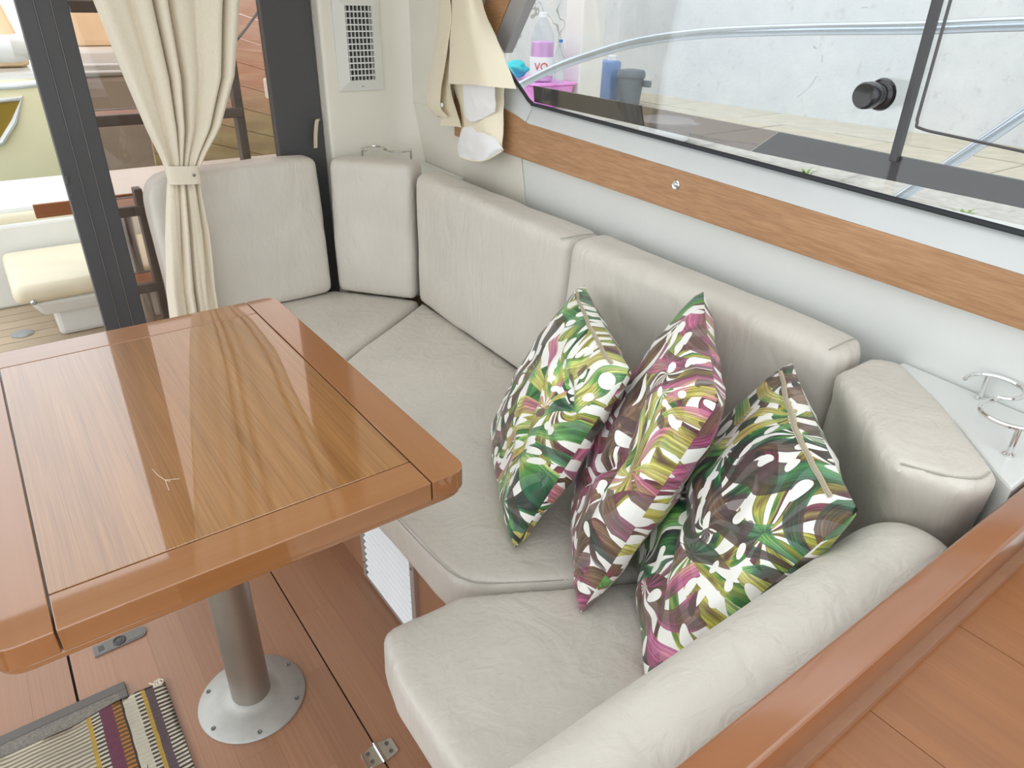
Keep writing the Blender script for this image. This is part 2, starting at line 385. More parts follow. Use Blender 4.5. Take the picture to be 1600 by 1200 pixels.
def soft(name, mb, mat, parent=None, bevel=.03, voxel=.012, amp=.004, nscale=5, smooth=6, puff=0):
    b = mb.bm()
    es = [e for e in b.edges if e.calc_face_angle(0) > .3]
    bmesh.ops.bevel(b, geom=es, offset=bevel, segments=4, affect='EDGES', profile=.5, clamp_overlap=True)
    me = bpy.data.meshes.new('tmp'); b.to_mesh(me); b.free()
    o = bpy.data.objects.new('tmp', me); COL.objects.link(o)
    rm = o.modifiers.new('r', 'REMESH'); rm.mode = 'VOXEL'; rm.voxel_size = voxel; rm.use_smooth_shade = True
    sm = o.modifiers.new('s', 'SMOOTH'); sm.iterations = smooth; sm.factor = .5
    dg = bpy.context.evaluated_depsgraph_get(); dg.update()
    m2 = bpy.data.meshes.new_from_object(o.evaluated_get(dg)); bpy.data.objects.remove(o); bpy.data.meshes.remove(me)
    nrm = [v.normal.copy() for v in m2.vertices]
    for v, nn in zip(m2.vertices, nrm):
        p = v.co*nscale
        v.co += nn*(noise.noise(p)*amp + noise.noise(p*2.7+Vector((3, 1, 7)))*amp*.4)
    for p in m2.polygons: p.use_smooth = True
    m2.name = name
    return link_mesh(name, m2, mat, parent)
def rounded(poly, r, n=5):
    """round the corners of a 2D polygon; r a number or a list"""
    out = []; m = len(poly)
    for i in range(m):
        p = Vector(poly[i][:2]); a = Vector(poly[i-1][:2]); b = Vector(poly[(i+1) % m][:2]); rr = r[i] if isinstance(r, (list, tuple)) else r
        if rr <= 0: out.append(tuple(p)); continue
        u = (a-p).normalized(); v = (b-p).normalized(); d = min(rr, (a-p).length*.49, (b-p).length*.49)
        for k in range(n+1):
            t = k/n; q = (p+u*d)*(1-t)**2 + p*2*t*(1-t) + (p+v*d)*t**2; out.append((q.x, q.y))
    return out
def spline(pts, n=8):
    pts = [Vector(p) for p in pts]; out = []
    for i in range(len(pts)-1):
        p0, p1, p2, p3 = pts[max(i-1, 0)], pts[i], pts[i+1], pts[min(i+2, len(pts)-1)]
        for k in range(n):
            t = k/n; out.append(.5*((2*p1)+(p2-p0)*t+(2*p0-5*p1+4*p2-p3)*t*t+(3*p1-p0-3*p2+p3)*t**3))
    return out+[pts[-1]]
def copy_tree(o, parent=None):
    c = o.copy(); COL.objects.link(c); c.parent = parent
    for ch in list(o.children): copy_tree(ch, c)
    return c
# ================================================================== SETTING
# floor: planks with two open hatch seams
fl = empty('floor', (0, 1, -.02), kind='structure'); fl['label'] = 'reddish wood plank cabin floor with hatch seams'
build('subfloor', MB().box((-1.6, -.5, -.08), (1.2, 2.34, -.014)), 'void', fl)
ub = MB().box((-.5, -.5, -1), (.5, .5, 0)); b = ub.bm(); pm = bpy.data.meshes.new('plank'); b.to_mesh(pm); b.free(); pm.materials.append(M['floor'])
def plank(x0, x1, y0, y1):
    o = bpy.data.objects.new('plank', pm); COL.objects.link(o); o.parent = fl
    o.location = Vector(((x0+x1)/2, (y0+y1)/2, 0))-fl.location; o.scale = (x1-x0-.0002, y1-y0-.0002, .0135)
cols = []
x = .3265
for k in range(3): cols.append((x, x+.078)); x += .078
x = -.128
for k in range(6): cols.append((x, x+.0752)); x += .0752
x = -.133
for k in range(8): cols.append((x-.076, x)); x -= .076
for a, b_ in cols:
    y = -.4-random.random()*.4
    while y < 2.3:
        y1 = min(y+.45+random.random()*.5, 2.3)
        plank(a, b_, max(y, -.4), y1); y = y1
# hull side wall: two white panels with a seam, aft wall, ledge
wl = empty('wall_starboard', (1.15, 1, .3), kind='structure'); wl['label'] = 'white moulded hull side panel behind the settee backrests'
for y0, y1 in ((-.6, 1.548), (1.553, 2.34)):
    m = MB().hexa([hp(y0, .3, .10), hp(y0, .3, .13), hp(y1, .3, .13), hp(y1, .3, .10)], [hp(y0, .99), hp(y0, .99, .03), hp(y1, .99, .03), hp(y1, .99)])
    build('panel', m, 'white' if y0 < 1 else 'cream', wl, .002)
# upper hull wall aft of the window (with slanted forward edge)
up = [(1.70, .99), (2.34, .99), (2.34, 1.97), (1.03, 1.97), (1.03, 1.93), (1.66, 1.21)]
m = MB().hexa([hp(y, z, .0) for y, z in up], [hp(y, z, .03) for y, z in up]); build('upper_panel', m, 'cream', wl)
# aft wall with the vent, and its return to the door frame
wa = empty('wall_aft', (1.05, 2.26, .3), kind='structure'); wa['label'] = 'cream aft wall pillar holding the air vent'
pl = [(.925, 2.225), (1.16, 2.225), (1.2, 2.21), (1.26, 2.17), (1.3, 2.34), (.925, 2.34)]
m = MB().prism(rounded(pl, [.012, .05, .05, 0, 0, 0]), .2, 1.97); build('pillar', m, 'cream', wa, smooth=True)
# ledges behind the backrests
lg = empty('trim_ledge', (1.1, 1, .76), kind='structure'); lg['label'] = 'white moulded ledge behind the backrests'
build('ledge_board', MB().prism([(.885, .19), (xh(.19)+.026, .19), (xh(.44)+.026, .44), (1.088, .44), (.975, .29), (.905, .215)], .45, .802), 'white', lg, .004)
build('corner_ledge', MB().prism([(1.15, 1.90), (xh(1.9)+.026, 1.90), (xh(2.2)+.026, 2.2), (1.16, 2.224), (.93, 2.224)], .77, .80), 'white', lg, .004)
# wood trim strip under the window
def strip(name, ys, zlo, zhi, off0, off1, mat, parent=None, bevel=.002):
    b, t = [], []
    m = MB(); n = len(ys)
    rows = []
    for y in ys: rows.append([hp(y, zlo(y), off0), hp(y, zhi(y), off1)])
    i = 0
    vs = []
    for y in ys:
        vs.append((hp(y, zlo(y), off0), hp(y, zhi(y), off1), hp(y, zhi(y), .02), hp(y, zlo(y), .02)))
    for k in range(n-1):
        base = len(m.v)
        if k == 0: m.v += [p for p in vs[0]]; base0 = 0
    m.v = [p for q in vs for p in q]
    for k in range(n-1):
        a, c = 4*k, 4*(k+1)
        for j in range(4): m.f.append((a+j, a+(j+1) % 4, c+(j+1) % 4, c+j))
    m.f.append((0, 1, 2, 3)); e = 4*(n-1); m.f.append((e+3, e+2, e+1, e))
    return build(name, m, mat, parent, bevel)
L = lambda a, b: (lambda y: a+(b-a)*(1.62-y)/1.32)       # linear between y=1.62 and y=.30
tz_lo, tz_hi = L(.927, .924), L(1.020, .994)
s_hi = L(1.060, 1.036)
ys = [-.6, 0, .4, .8, 1.2, 1.5, 1.62, 1.75, 1.90]
def hi_trim(y): return tz_hi(y)+max(0, (y-1.56))*.35
tr = strip('trim_1', ys, tz_lo, lambda y: min(hi_trim(y), 1.06), -.008, -.008, 'trim')
tag(tr, 'oak veneer strip running below the side window', kind='structure')
ss = empty('trim_2', (1.15, 1, 1.0), kind='structure'); ss['label'] = 'pale grey window sill moulding'
strip('sill_board', [-.6, 0, .4, .8, 1.2, 1.512], tz_hi, s_hi, -.006, .018, 'sill', ss)
strip('sill_end', [1.516, 1.56, 1.60, 1.64, 1.70], lambda y: tz_hi(y)+max(0, (y-1.56))*.35, lambda y: s_hi(y)+max(0, (y-1.516))*.62, -.006, .018, 'sill', ss)
# slanted pillar: wood facing and grey trim following the window edge
def slab_h(name, poly, o0, o1, mat, parent=None, bevel=.003):
    return build(name, MB().hexa([hp(y, z, o0) for y, z in poly], [hp(y, z, o1) for y, z in poly]), mat, parent, bevel)
e0, e1 = Vector((1.655, 1.20)), Vector((1.05, 1.92)); d = (e1-e0).normalized(); nn_ = Vector((d.y, -d.x))
def off(p, k): q = p+nn_*k; return (q.x, q.y)
if nn_.y > 0: pass
t3 = empty('trim_3', (1.15, 1.4, 1.2), kind='structure'); t3['label'] = 'slanted wood and grey pillar at the aft end of the side window'
slab_h('wood_facing', [off(e0, .012), off(e1, .012), off(e1, .10), off(e0, .10)], -.012, .0, 'trim', t3)
slab_h('grey_trim', [off(e0, -.045), off(e1, -.045), off(e1, .012), off(e0, .012)], -.008, .02, 'grey_strip', t3)
# window: black seal, panes, bands, mullion
wn = empty('window_1', (1.15, .8, 1.05), kind='structure'); wn['label'] = 'long sliding side window with clear panes and dark bottom band'
def hpt(px, py, o): return onh(px, py, o)
seal = spline([hp(1.66, 1.15, .012), hp(1.56, 1.09, .012), hp(1.512, s_hi(1.512)+.006, .012), hp(1.44, s_hi(1.44)+.004, .012), hp(.8, s_hi(.8)+.004, .012), hp(-.6, s_hi(-.6)+.004, .012)], 6)
build('seal', MB().tube(seal, .0045, 8), 'rubber', wn, smooth=True)
slab_h('pane', [(1.66, 1.15), (1.50, 1.06), (.545, 1.045), (.545, 1.56), (1.03, 1.9)], .019, .023, 'clear_glass', wn, 0)
slab_h('pane', [(.53, 1.045), (-.6, 1.02), (-.6, 1.56), (.53, 1.56)], .019, .023, 'clear_glass', wn, 0)
slab_h('sliding_pane', [(1.215, 1.10), (.53, 1.12), (.53, 1.56), (1.215, 1.56)], .030, .034, 'clear_glass', wn, 0)
def band(name, p, mat, o=.0235, th=.006):
    q = [onh(a, b, o) for a, b in p]
    m = MB().hexa(q, [v+Vector((th, 0, 0)) for v in q]); return build(name, m, mat, wn)
band('dark_band', [(833, 134), (1000, 165), (1004, 197), (835, 159)], 'band')
band('smoked_band', [(1001, 165.5), (1215, 206), (1172, 236), (1005, 197)], 'smoke')
band('dark_band', [(1217, 206.5), (1620, 287), (1620, 330), (1174, 236.5)], 'band')
mu = [hp(.541, 1.08, .008), hp(.541, 1.56, .008)]
build('mullion', MB().hexa([hp(y, 1.095, o) for y, o in ((.535, .014), (.547, .014), (.547, .028), (.535, .028))], [hp(y, 1.56, o) for y, o in ((.535, .014), (.547, .014), (.547, .028), (.535, .028))]), 'black', wn, .002)
gs = spline([hp(.522, 1.56, .018), hp(.522, 1.2, .018), hp(.521, 1.155, .018), hp(.512, 1.146, .018), hp(.45, 1.142, .018), hp(.2, 1.130, .018), hp(-.5, 1.10, .018)], 5)
build('pane_gasket', MB().tube(gs, .0022, 6), 'plastic_dark', wn, smooth=True)
# knob of the sliding pane
kc = hp(.585, 1.184, .019); ax = Vector((-1, .075, 0))
kn = build('knob', MB().lathe([(.022, 0), (.023, .003), (.021, .008), (.016, .011), (.0155, .022), (.018, .025), (.019, .03), (.0185, .045), (.016, .049), (.006, .047)], kc, ax, 28), 'dark', wn, smooth=True)
# ceiling out of view; opening added in the middle to let sky light in
cl = empty('ceiling', (0, 1.2, 1.97), kind='structure')
for a, b_ in (((-1.5, 1.35, 1.97), (1.3, 2.36, 2.03)), ((.75, -.4, 1.97), (1.3, 1.35, 2.03)), ((-1.5, -.4, 1.97), (-.75, 1.35, 2.03))):
    build('ceiling_panel', MB().box(a, b_), 'cream', cl)
# door frame, glass
dr = empty('door_1', (.5, 2.28, 0), kind='structure'); dr['label'] = 'sliding bronze glass door with wide black frames'
for x0, x1, yy in ((.178, .2155, 2.27), (.2175, .252, 2.275), (.2535, .291, 2.28)):
    build('door_stile', MB().box((x0, yy, -.02), (x1, 2.31, 1.95)), 'black', dr, .002)
build('door_stile', MB().box((.773, 2.272, -.02), (.922, 2.31, 1.95)), 'black', dr, .002)
build('door_head', MB().box((-1.4, 2.27, 1.93), (.922, 2.31, 1.97)), 'black', dr, .002)
build('door_pane', MB().box((.288, 2.290, .0), (.776, 2.295, 1.94)), 'door_glass', dr)
for x in (.2155, .252): build('reflection_strip', MB().box((x+.0002, 2.2735 if x < .23 else 2.2785, -.02), (x+.0018, 2.30, 1.93)), 'grey_strip', dr)  # pale grey strips stand in for light reflected between the stiles
lk = onz(105, 280, .8); p = ony(104, 281, 2.268)
build('lock_slot', MB().box((p.x-.004, 2.266, p.z-.012), (p.x+.004, 2.271, p.z+.012)), 'plastic_dark', dr, .001)
build('lock_slot', MB().box((p.x-.001, 2.266, p.z-.045), (p.x+.005, 2.271, p.z-.035)), 'plastic_dark', dr, .001)
# half bulkhead with rail, forward counter
hb = empty('wall_forward', (.5, .16, 0), kind='structure'); hb['label'] = 'low half bulkhead behind the forward seat'
build('bulkhead_panel', MB().box((.1, .140, 0), (1.05, .158, .758)), 'base', hb)
rl = build('trim_4', MB().hexa([(-.1, .150, .750), (-.1, .186, .760), (1.04, .186, .760), (1.04, .150, .750)], [(-.1, .150, .801), (-.1, .186, .801), (1.04, .186, .801), (1.04, .150, .801)]), 'rail', None, .006, 4)
rl.data.transform(Matrix.Identity(4)); tag(rl, 'glossy mahogany rail capping the low bulkhead', kind='structure')
# ================================================================== TABLE
tb = empty('table', (.165, 1.105, 0), 'glossy cherry wood saloon table on a metal pedestal', 'table')
TX0, TX1, TY0, TY1, TZ = -.130, .456, .708, 1.506, .70
gx0, gx1, gy0, gy1 = -.0665, .394, .771, 1.433
g = .0011
bv = .0012
r_ = .034
build('center_panel', MB().box((gx0+g, gy0+g, TZ-.032), (gx1-g, gy1-g, TZ)), 'table_panel', tb, bv)
build('border_board', MB().box((gx0+g, TY0, TZ-.032), (gx1-g, gy0-g, TZ)), 'table_x', tb, bv)
build('border_board', MB().box((gx0+g, gy1+g, TZ-.032), (gx1-g, TY1, TZ)), 'table_x', tb, bv)
build('border_board', MB().prism(rounded([(gx1+g, TY0), (TX1, TY0), (TX1, TY1), (gx1+g, TY1)], [0, r_, r_, 0], 9), TZ-.032, TZ), 'table_y', tb, bv)
build('border_board', MB().prism(rounded([(TX0, TY0), (gx0-g, TY0), (gx0-g, TY1), (TX0, TY1)], [r_, 0, 0, r_], 9), TZ-.032, TZ), 'table_y', tb, bv)
build('core', MB().prism(rounded([(TX0+.002, TY0+.002), (TX1-.002, TY0+.002), (TX1-.002, TY1-.002), (TX0+.002, TY1-.002)], r_), TZ-.042, TZ-.031), 'table_x', tb, .003)
build('pedestal', MB().lathe([(.0385, .012), (.0385, .60), (.036, .62)], (.166, 1.101, 0), seg=40), 'pole', tb, smooth=True)
build('pedestal_head', MB().lathe([(.09, .64), (.09, .658), (.05, .658)], (.166, 1.101, 0), seg=32), 'alu', tb, smooth=True)
build('pedestal_collar', MB().lathe([(.04, .60), (.045, .61), (.045, .645)], (.166, 1.101, 0), seg=32), 'alu', tb, smooth=True)
bp = build('base_plate', MB().lathe([(.106, 0), (.107, .003), (.104, .007), (.06, .013), (.044, .019), (.0395, .024), (.03, .024)], (.166, 1.101, 0), seg=56), 'base_plate', tb, smooth=True, angle=50)
for k in range(6):
    a = math.radians(20+60*k); build('screw', MB().lathe([(.005, 0), (.005, .0035), (.003, .0045), (.001, .003)], (.166+.094*math.cos(a), 1.101+.094*math.sin(a), .0055), seg=12), 'screw', bp, smooth=True)
sc = [onz(*p, TZ+.0004) for p in ((238, 733), (246, 742), (258, 750), (266, 752))]
m = MB().tube(sc, .0003, 5).tube([onz(258, 750, TZ+.0004), onz(264, 766, TZ+.0004)], .0003, 5).tube([onz(258, 750, TZ+.0004), onz(280, 748, TZ+.0004)], .00025, 5)
build('scratch', m, 'scratch', tb)
# ================================================================== SETTEE
SZ = .42
sb = empty('settee_base', (.8, 1.3, 0), 'wood fronted settee base with a white louvred vent, under the seat cushions', 'settee base')
build('front_panel', MB().box((.52, .45, 0), (.54, 1.62, .308)), 'base', sb, .002)
build('side_panel', MB().box((.33, 1.60, 0), (.54, 1.62, .308)), 'base', sb, .002)
build('side_panel', MB().box((.375, .30, 0), (.395, .70, .308)), 'base', sb, .002)
build('side_panel', MB().box((.375, .68, 0), (.54, .70, .308)), 'base', sb, .002)
build('top_board', MB().prism([(.33, 1.60), (.54, 1.60), (.54, .70), (.375, .70), (.375, .19), (1.0, .19), (xh(.19)-.01, .19), (xh(2.2)-.01, 2.2), (.33, 2.2)], .296, .312), 'base', sb)
vy0, vy1, vz0, vz1 = 1.012, 1.285, .012, .285
gr = build('vent_grille', MB().box((.510, vy0, vz0), (.520, vy0+.018, vz1)).box((.510, vy1-.018, vz0), (.520, vy1, vz1)).box((.510, vy0+.017, vz0), (.520, vy1-.017, vz0+.016)).box((.510, vy0+.017, vz1-.016), (.520, vy1-.017, vz1)), 'alu', sb)
build('vent_backing', MB().box((.5185, vy0+.018, vz0+.016), (.5205, vy1-.018, vz1-.016)), 'void', gr)
ns = 12; st = (vz1-vz0-.034)/ns
for k in range(ns):
    z0 = vz0+.017+k*st
    m = MB().hexa([(.508, vy0+.0185, z0), (.5175, vy0+.0185, z0+st*.5), (.5175, vy1-.024, z0+st*.5), (.508, vy1-.024, z0)], [(.508, vy0+.0185, z0+.0022), (.5175, vy0+.0185, z0+st*.5+.0022), (.5175, vy1-.024, z0+st*.5+.0022), (.508, vy1-.024, z0+.0022)])
    build('louvre_slat', m, 'vent_white', gr)
for z in (.06, .235): 
    for y in (vy0+.009, vy1-.009): build('screw', MB().lathe([(.003, 0), (.003, .0015), (.001, .0015)], (.510, y, z), (-1, 0, 0), 10), 'screw', gr)
def cushion(name, poly, z0, z1, label, cat, top=None, bevel=.016, amp=.004, smooth=3, **k):
    m = MB().hexa([(x, y, z0) for x, y in poly], [(x, y, z1) for x, y in (top or poly)])
    return tag(soft(name, m, 'leather', None, bevel, .011, amp, smooth=smooth, **k), label, cat)
G = 'grey leatherette settee cushions'
c_aft = cushion('seat_cushion', [(.345, 1.53), (.450, 1.53), (1.06, 1.925), (.86, 2.17), (.345, 2.17)], .319, SZ, 'grey seat cushion in the aft corner, below the tied linen curtain', 'seat cushion')
c_main = cushion('seat_cushion', [(.462, 1.525), (.466, .85), (.475, .775), (.53, .722), (.955, .472), (1.0, .50), (1.035, 1.16), (1.062, 1.915)], .319, SZ, 'long grey seat cushion under the patterned pillows', 'seat cushion')
c_fwd = cushion('seat_cushion', [(.285, .30), (.87, .30), (.975, .455), (.52, .713), (.46, .745), (.315, .752), (.292, .66)], .319, SZ+.002, 'wide grey seat cushion with an overhanging corner, in front of the bolster', 'seat cushion')
def seam(pts, parent, r=.0013): return build('seam', MB().tube(spline(pts, 8), r, 6), 'seam', parent, smooth=True)
seam([(.463, 1.5, SZ-.004), (.467, 1.1, SZ-.004), (.470, .86, SZ-.004), (.485, .775, SZ-.004), (.535, .728, SZ-.004), (.7, .632, SZ-.005)], c_main)
# backrests
TB = .838
cb = {}
def back(poly_b, poly_t, z1, label, **k):
    return cushion('backrest_cushion', poly_b, SZ+.005, z1, label, 'backrest cushion', poly_t, **k)
prof = [(.352, .425), (.842, .425), (.852, .852), (.46, .852), (.395, .842), (.362, .818), (.352, .78)]
m = MB().hexa([(x, 2.115+(z-.425)*.117, z) for x, z in prof], [(x, 2.235+(z-.425)*.063, z) for x, z in prof])
b1 = tag(soft('backrest_cushion', m, 'leather', None, .022, .011, .004, smooth=4), 'grey backrest cushion standing against the glass door behind the curtain', 'backrest cushion')
b2 = back([(.852, 2.125), (1.026, 1.905), (1.125, 1.985), (.945, 2.21)], [(.872, 2.15), (1.045, 1.93), (1.125, 1.992), (.95, 2.212)], .850, 'narrow grey corner backrest cushion below the air vent', bevel=.02)
b3 = back([(1.028, 1.893), (.998, 1.168), (xh(1.168)-.006, 1.168), (xh(1.9)-.03, 1.93)], [(1.045, 1.91), (1.018, 1.168), (xh(1.168)-.006, 1.168), (xh(1.9)-.035, 1.96)], .828, 'grey backrest cushion on the hull side, between corner cushion and pillows', bevel=.024)
b4 = back([(.994, 1.160), (.962, .482), (xh(.482)-.006, .482), (xh(1.16)-.006, 1.160)], [(1.012, 1.160), (.985, .482), (xh(.482)-.006, .482), (xh(1.16)-.006, 1.160)], .836, 'long grey backrest cushion directly behind the patterned pillows', bevel=.03)
b5 = back([(.945, .462), (1.03, .458), (1.045, .425), (.975, .315), (.925, .240), (.905, .250), (.900, .305)], [(.968, .476), (1.065, .468), (1.082, .425), (.985, .308), (.875, .200), (.822, .215), (.797, .292)], .815, 'wedge shaped grey corner backrest cushion with a stitched top edge, beside the bolster', bevel=.018)
seam([(1.018, 1.19, .822), (1.06, 1.172, .828), (1.10, 1.168, .826)], b3)
seam([(.99, .503, .829), (1.02, .496, .8375), (1.045, .494, .8375)], b4)
seam([(.808, .288, .812), (.824, .240, .8155), (.848, .217, .8165), (.874, .2145, .8155)], b5)
# bolster
bl = MB().lathe([(.02, 0), (.05, .004), (.066, .014), (.0745, .04), (.076, .3), (.076, .75), (.0745, .785), (.066, .811), (.05, .822), (.02, .825)], (.0, .2345, .678), (1, 0, 0), 40)
bo = soft('bolster_cushion', bl, 'leather', None, .0005, .011, .0025, 4, 3)
tag(bo, 'smooth grey roll shaped bolster along the mahogany rail', 'bolster')
m = MB().box((.05, .162, .43), (.82, .245, .66))
bk = soft('back_pad', m, 'leather', bo, .02, .012, .002, 4, 3)
# ================================================================== PILLOWS
def pillow(T, Lc, Bc, R, th, mat, label, seed, zipper=False, creases=()):
    T, Lc, Bc, R = map(Vector, (T, Lc, Bc, R))
    c = (T+Lc+Bc+R)/4; n = (Lc-T).cross(R-T).normalized()
    if n.dot(CAM-c) < 0: n = -n
    NU = 44; b = bmesh.new(); uvl = b.loops.layers.uv.new('UVMap')
    def pos(u, v, side):
        # concave edges, pointed corners
        eu = 1-.02*(1-v*v); ev = 1-.02*(1-u*u)
        uu, vv = u*eu, v*ev
        s, t = (uu+1)/2, (vv+1)/2                      # s: T->R direction, t: T->L direction
        p = T*(1-s)*(1-t)+R*s*(1-t)+Lc*(1-s)*t+Bc*s*t
        h = th*(max(0, (1-u*u))*max(0, (1-v*v)))**.36
        edge = (max(0, 1-u*u)*max(0, 1-v*v))**.25
        for cu, cv, ang, wd, dep, ln in creases:
            du, dv = u-cu, v-cv; a = du*math.cos(ang)+dv*math.sin(ang); q = -du*math.sin(ang)+dv*math.cos(ang)
            h -= dep*math.exp(-(q/wd)**2)*math.exp(-(a/ln)**2)*edge
        h += edge*(noise.noise(Vector((u*2.2+seed*5, v*2.2, seed+side)))*.016+noise.noise(Vector((u*6+seed*3, v*4, seed+side*2)))*.006)
        return p+n*side*h
    for side in (1, -1):
        vs = [[b.verts.new(pos(-1+2*i/NU, -1+2*j/NU, side)) for i in range(NU+1)] for j in range(NU+1)]
        for j in range(NU):
            for i in range(NU):
                f = b.faces.new([vs[j][i], vs[j][i+1], vs[j+1][i+1], vs[j+1][i]]); f.smooth = True
                for l, (a, c_) in zip(f.loops, ((i, j), (i+1, j), (i+1, j+1), (i, j+1))):
                    l[uvl].uv = (a/NU+(0 if side > 0 else 1.3), c_/NU)
    bmesh.ops.remove_doubles(b, verts=b.verts, dist=.0004); bmesh.ops.recalc_face_normals(b, faces=b.faces)
    me = bpy.data.meshes.new('throw_pillow'); b.to_mesh(me); b.free()
    o = link_mesh('throw_pillow', me, mat); tag(o, label, 'pillow')
    if zipper:
        pts = [pos(-.86+1.72*k/24, -.936, 1)+n*.0015 for k in range(25)]
        m = MB()
        rows = []
        for k, p in enumerate(pts):
            a = pos(-.86+1.72*k/24, -.952, 1)+n*.002; c2 = pos(-.86+1.72*k/24, -.920, 1)+n*.002; rows.append([a, c2])
        m.sheet(rows); z = build('zipper', m, 'zip', o)
        m = MB().tube([p+n*.002 for p in pts], .0012, 5); build('zip_teeth', m, 'table_x' if False else 'seam', o)
    return o
pillow((.972, 1.050, .765), (.784, 1.116, .435), (.592, .772, .432), (.769, .706, .77), .057, 'print0', 'leaf print pillow standing aftmost, next to the bare seat, with a lime and green face', 1, True, creases=((.3, .1, 1.0, .10, .03, .5), (.6, -.4, .3, .08, .025, .4)))
pillow((.985, .752, .845), (.82, .850, .435), (.592, .590, .430), (.735, .507, .815), .061, 'print1', 'leaf print pillow in the middle of the three, with a pink swirl', 2, False, creases=((.35, -.1, .9, .08, .045, .35), (.2, .25, 2.3, .07, .03, .4)))
pillow((.958, .540, .80), (.84, .70, .435), (.565, .415, .434), (.692, .272, .803), .054, 'print2', 'leaf print pillow leaning on the bolster, with a striped zip and dark green leaves', 3, True, creases=((.1, .3, .5, .08, .02, .5),))
# ================================================================== CURTAINS
def interp(tab, z):
    for (z0, *a), (z1, *b_) in zip(tab, tab[1:]):
        if (z0-z)*(z1-z) <= 0:
            t = (z-z0)/(z1-z0); return [p+(q-p)*t for p, q in zip(a, b_)]
    return tab[-1][1:]
CY = 2.058
k_ = CY/2.0
ctab = [(1.93, .20, .80, .030), (1.6, .262, .74, .034), (1.27, .315, .643, .034), (1.1, .347, .602, .032), (.98, .372, .545, .028), (.915, .390, .496, .020), (.872, .397, .470, .014), (.83, .388, .470, .018), (.70, .358, .470, .024), (.55, .332, .458, .026), (.44, .322, .455, .026)]
rows = []
NZ, NX = 90, 150
for j in range(NZ+1):
    z = 1.93+(.44-1.93)*j/NZ
    xl, xr, am = interp(ctab, z); row = []
    for i in range(NX+1):
        u = i/NX; uu = u+.035*math.sin(u*11+z*1.2)+.014*math.sin(u*29+2-z*2)
        ph = 2*math.pi*(6.1 if z > .87 else 3.7)*uu+.4*math.sin(z*3)
        s = math.sin(ph); s = math.copysign(abs(s)**.8, s)
        x = xl+(xr-xl)*(u+.012*math.cos(ph)); y = CY+am*s*(.5+.3*math.sin(u*13+1+z))+.004*noise.noise(Vector((u*12, z*7, 0)))
        row.append((x, y, z))
    rows.append(row)
b = MB().sheet(rows).bm(); bmesh.ops.solidify(b, geom=b.faces[:], thickness=.0016)
cu = build('door_curtain', b, 'linen', None, smooth='all'); tag(cu, 'pleated linen curtain tied back in front of the glass door', 'curtain')
xl, xr, am = interp(ctab, .872)
loop = []
for k in range(48):
    a = 2*math.pi*k/48; cx, cy = (xl+xr)/2, CY
    loop.append((cx+((xr-xl)/2+.004)*math.copysign(abs(math.cos(a))**.6, math.cos(a)), cy+(.024)*math.copysign(abs(math.sin(a))**.6, math.sin(a))))
loop.append(loop[0])
b = MB().sheet([[(x, y, z+.006*(x-xl)/(xr-xl)*-1) for x, y in loop] for z in (.895, .884, .872, .86, .848)]).bm(); bmesh.ops.solidify(b, geom=b.faces[:], thickness=.002)
tie = build('tieback', b, 'linen', cu, smooth=True)
build('button', MB().lathe([(.004, 0), (.004, .002), (.001, .003)], (xr-.015, CY-.026, .868), (0, -1, 0), 12), 'screw', tie, smooth=True)
# curtain by the window: layered sheets hanging from above, each row = pixels + distance from the wall
def sheet_px(name, rows, mat, parent=None, nu=24, nv=20, wav=.006, fr=3, th=.002):
    g_ = [[onh(px, py, -o) for px, py, o in r] for r in rows]
    def cr(pts, t):
        n = len(pts)-1; k = min(int(t*n), n-1); f = t*n-k
        p0, p1, p2, p3 = pts[max(k-1, 0)], pts[k], pts[k+1], pts[min(k+2, n)]
        return .5*((2*p1)+(p2-p0)*f+(2*p0-5*p1+4*p2-p3)*f*f+(3*p1-p0-3*p2+p3)*f**3)
    out = []
    for j in range(nv+1):
        ctr = [cr([r[i] for r in g_], j/nv) for i in range(len(g_[0]))]
        row = []
        for i in range(nu+1):
            p = cr(ctr, i/nu); row.append(p+Vector((-1, 0, 0))*(.003*noise.noise(p*38)+.0012*noise.noise(p*90))+Vector((-1, 0, 0))*wav*math.sin(i/nu*math.pi*2*fr+j*.05)*(.4+.6*j/nv))
        out.append(row)
    m = MB().sheet(out); nf = len(m.v); nc, nr = nu+1, nv+1; back_ = Vector((th, 0, 0))
    m.v += [v+back_ for v in m.v]; m.f += [tuple(k+nf for k in reversed(f)) for f in m.f]
    rim = [i for i in range(nc)]+[j*nc+nc-1 for j in range(1, nr)]+[(nr-1)*nc+i for i in range(nc-2, -1, -1)]+[j*nc for j in range(nr-2, 0, -1)]
    for a_, c_ in zip(rim, rim[1:]+rim[:1]): m.f.append((a_, c_, c_+nf, a_+nf))
    return build(name, m, mat, parent, smooth=True, angle=70)
wc = empty('window_curtain', tuple(onh(730, 250, -.04)), 'bunched cream curtain with white lining hanging at the window corner', 'curtain')
sheet_px('front_fold', [[(700, -330, .05), (735, -330, .06), (780, -330, .05)], [(705, -100, .05), (727, -100, .07), (752, -100, .05)], [(707, 0, .05), (728, 0, .085), (752, 0, .05)], [(704, 70, .055), (735, 68, .095), (778, 70, .06)], [(703, 131, .06), (745, 133, .10), (804, 139, .05)]], 'vinyl', wc, fr=1.5, wav=.005)
sheet_px('side_fold', [[(690, -330, .03), (705, -330, .05)], [(690, -50, .03), (700, -50, .05)], [(686, 30, .03), (704, 30, .06)], [(672, 120, .03), (690, 125, .06)], [(669, 160, .03), (686, 165, .06)], [(682, 182, .03), (699, 184, .055)]], 'vinyl', wc, fr=.5, wav=.004)
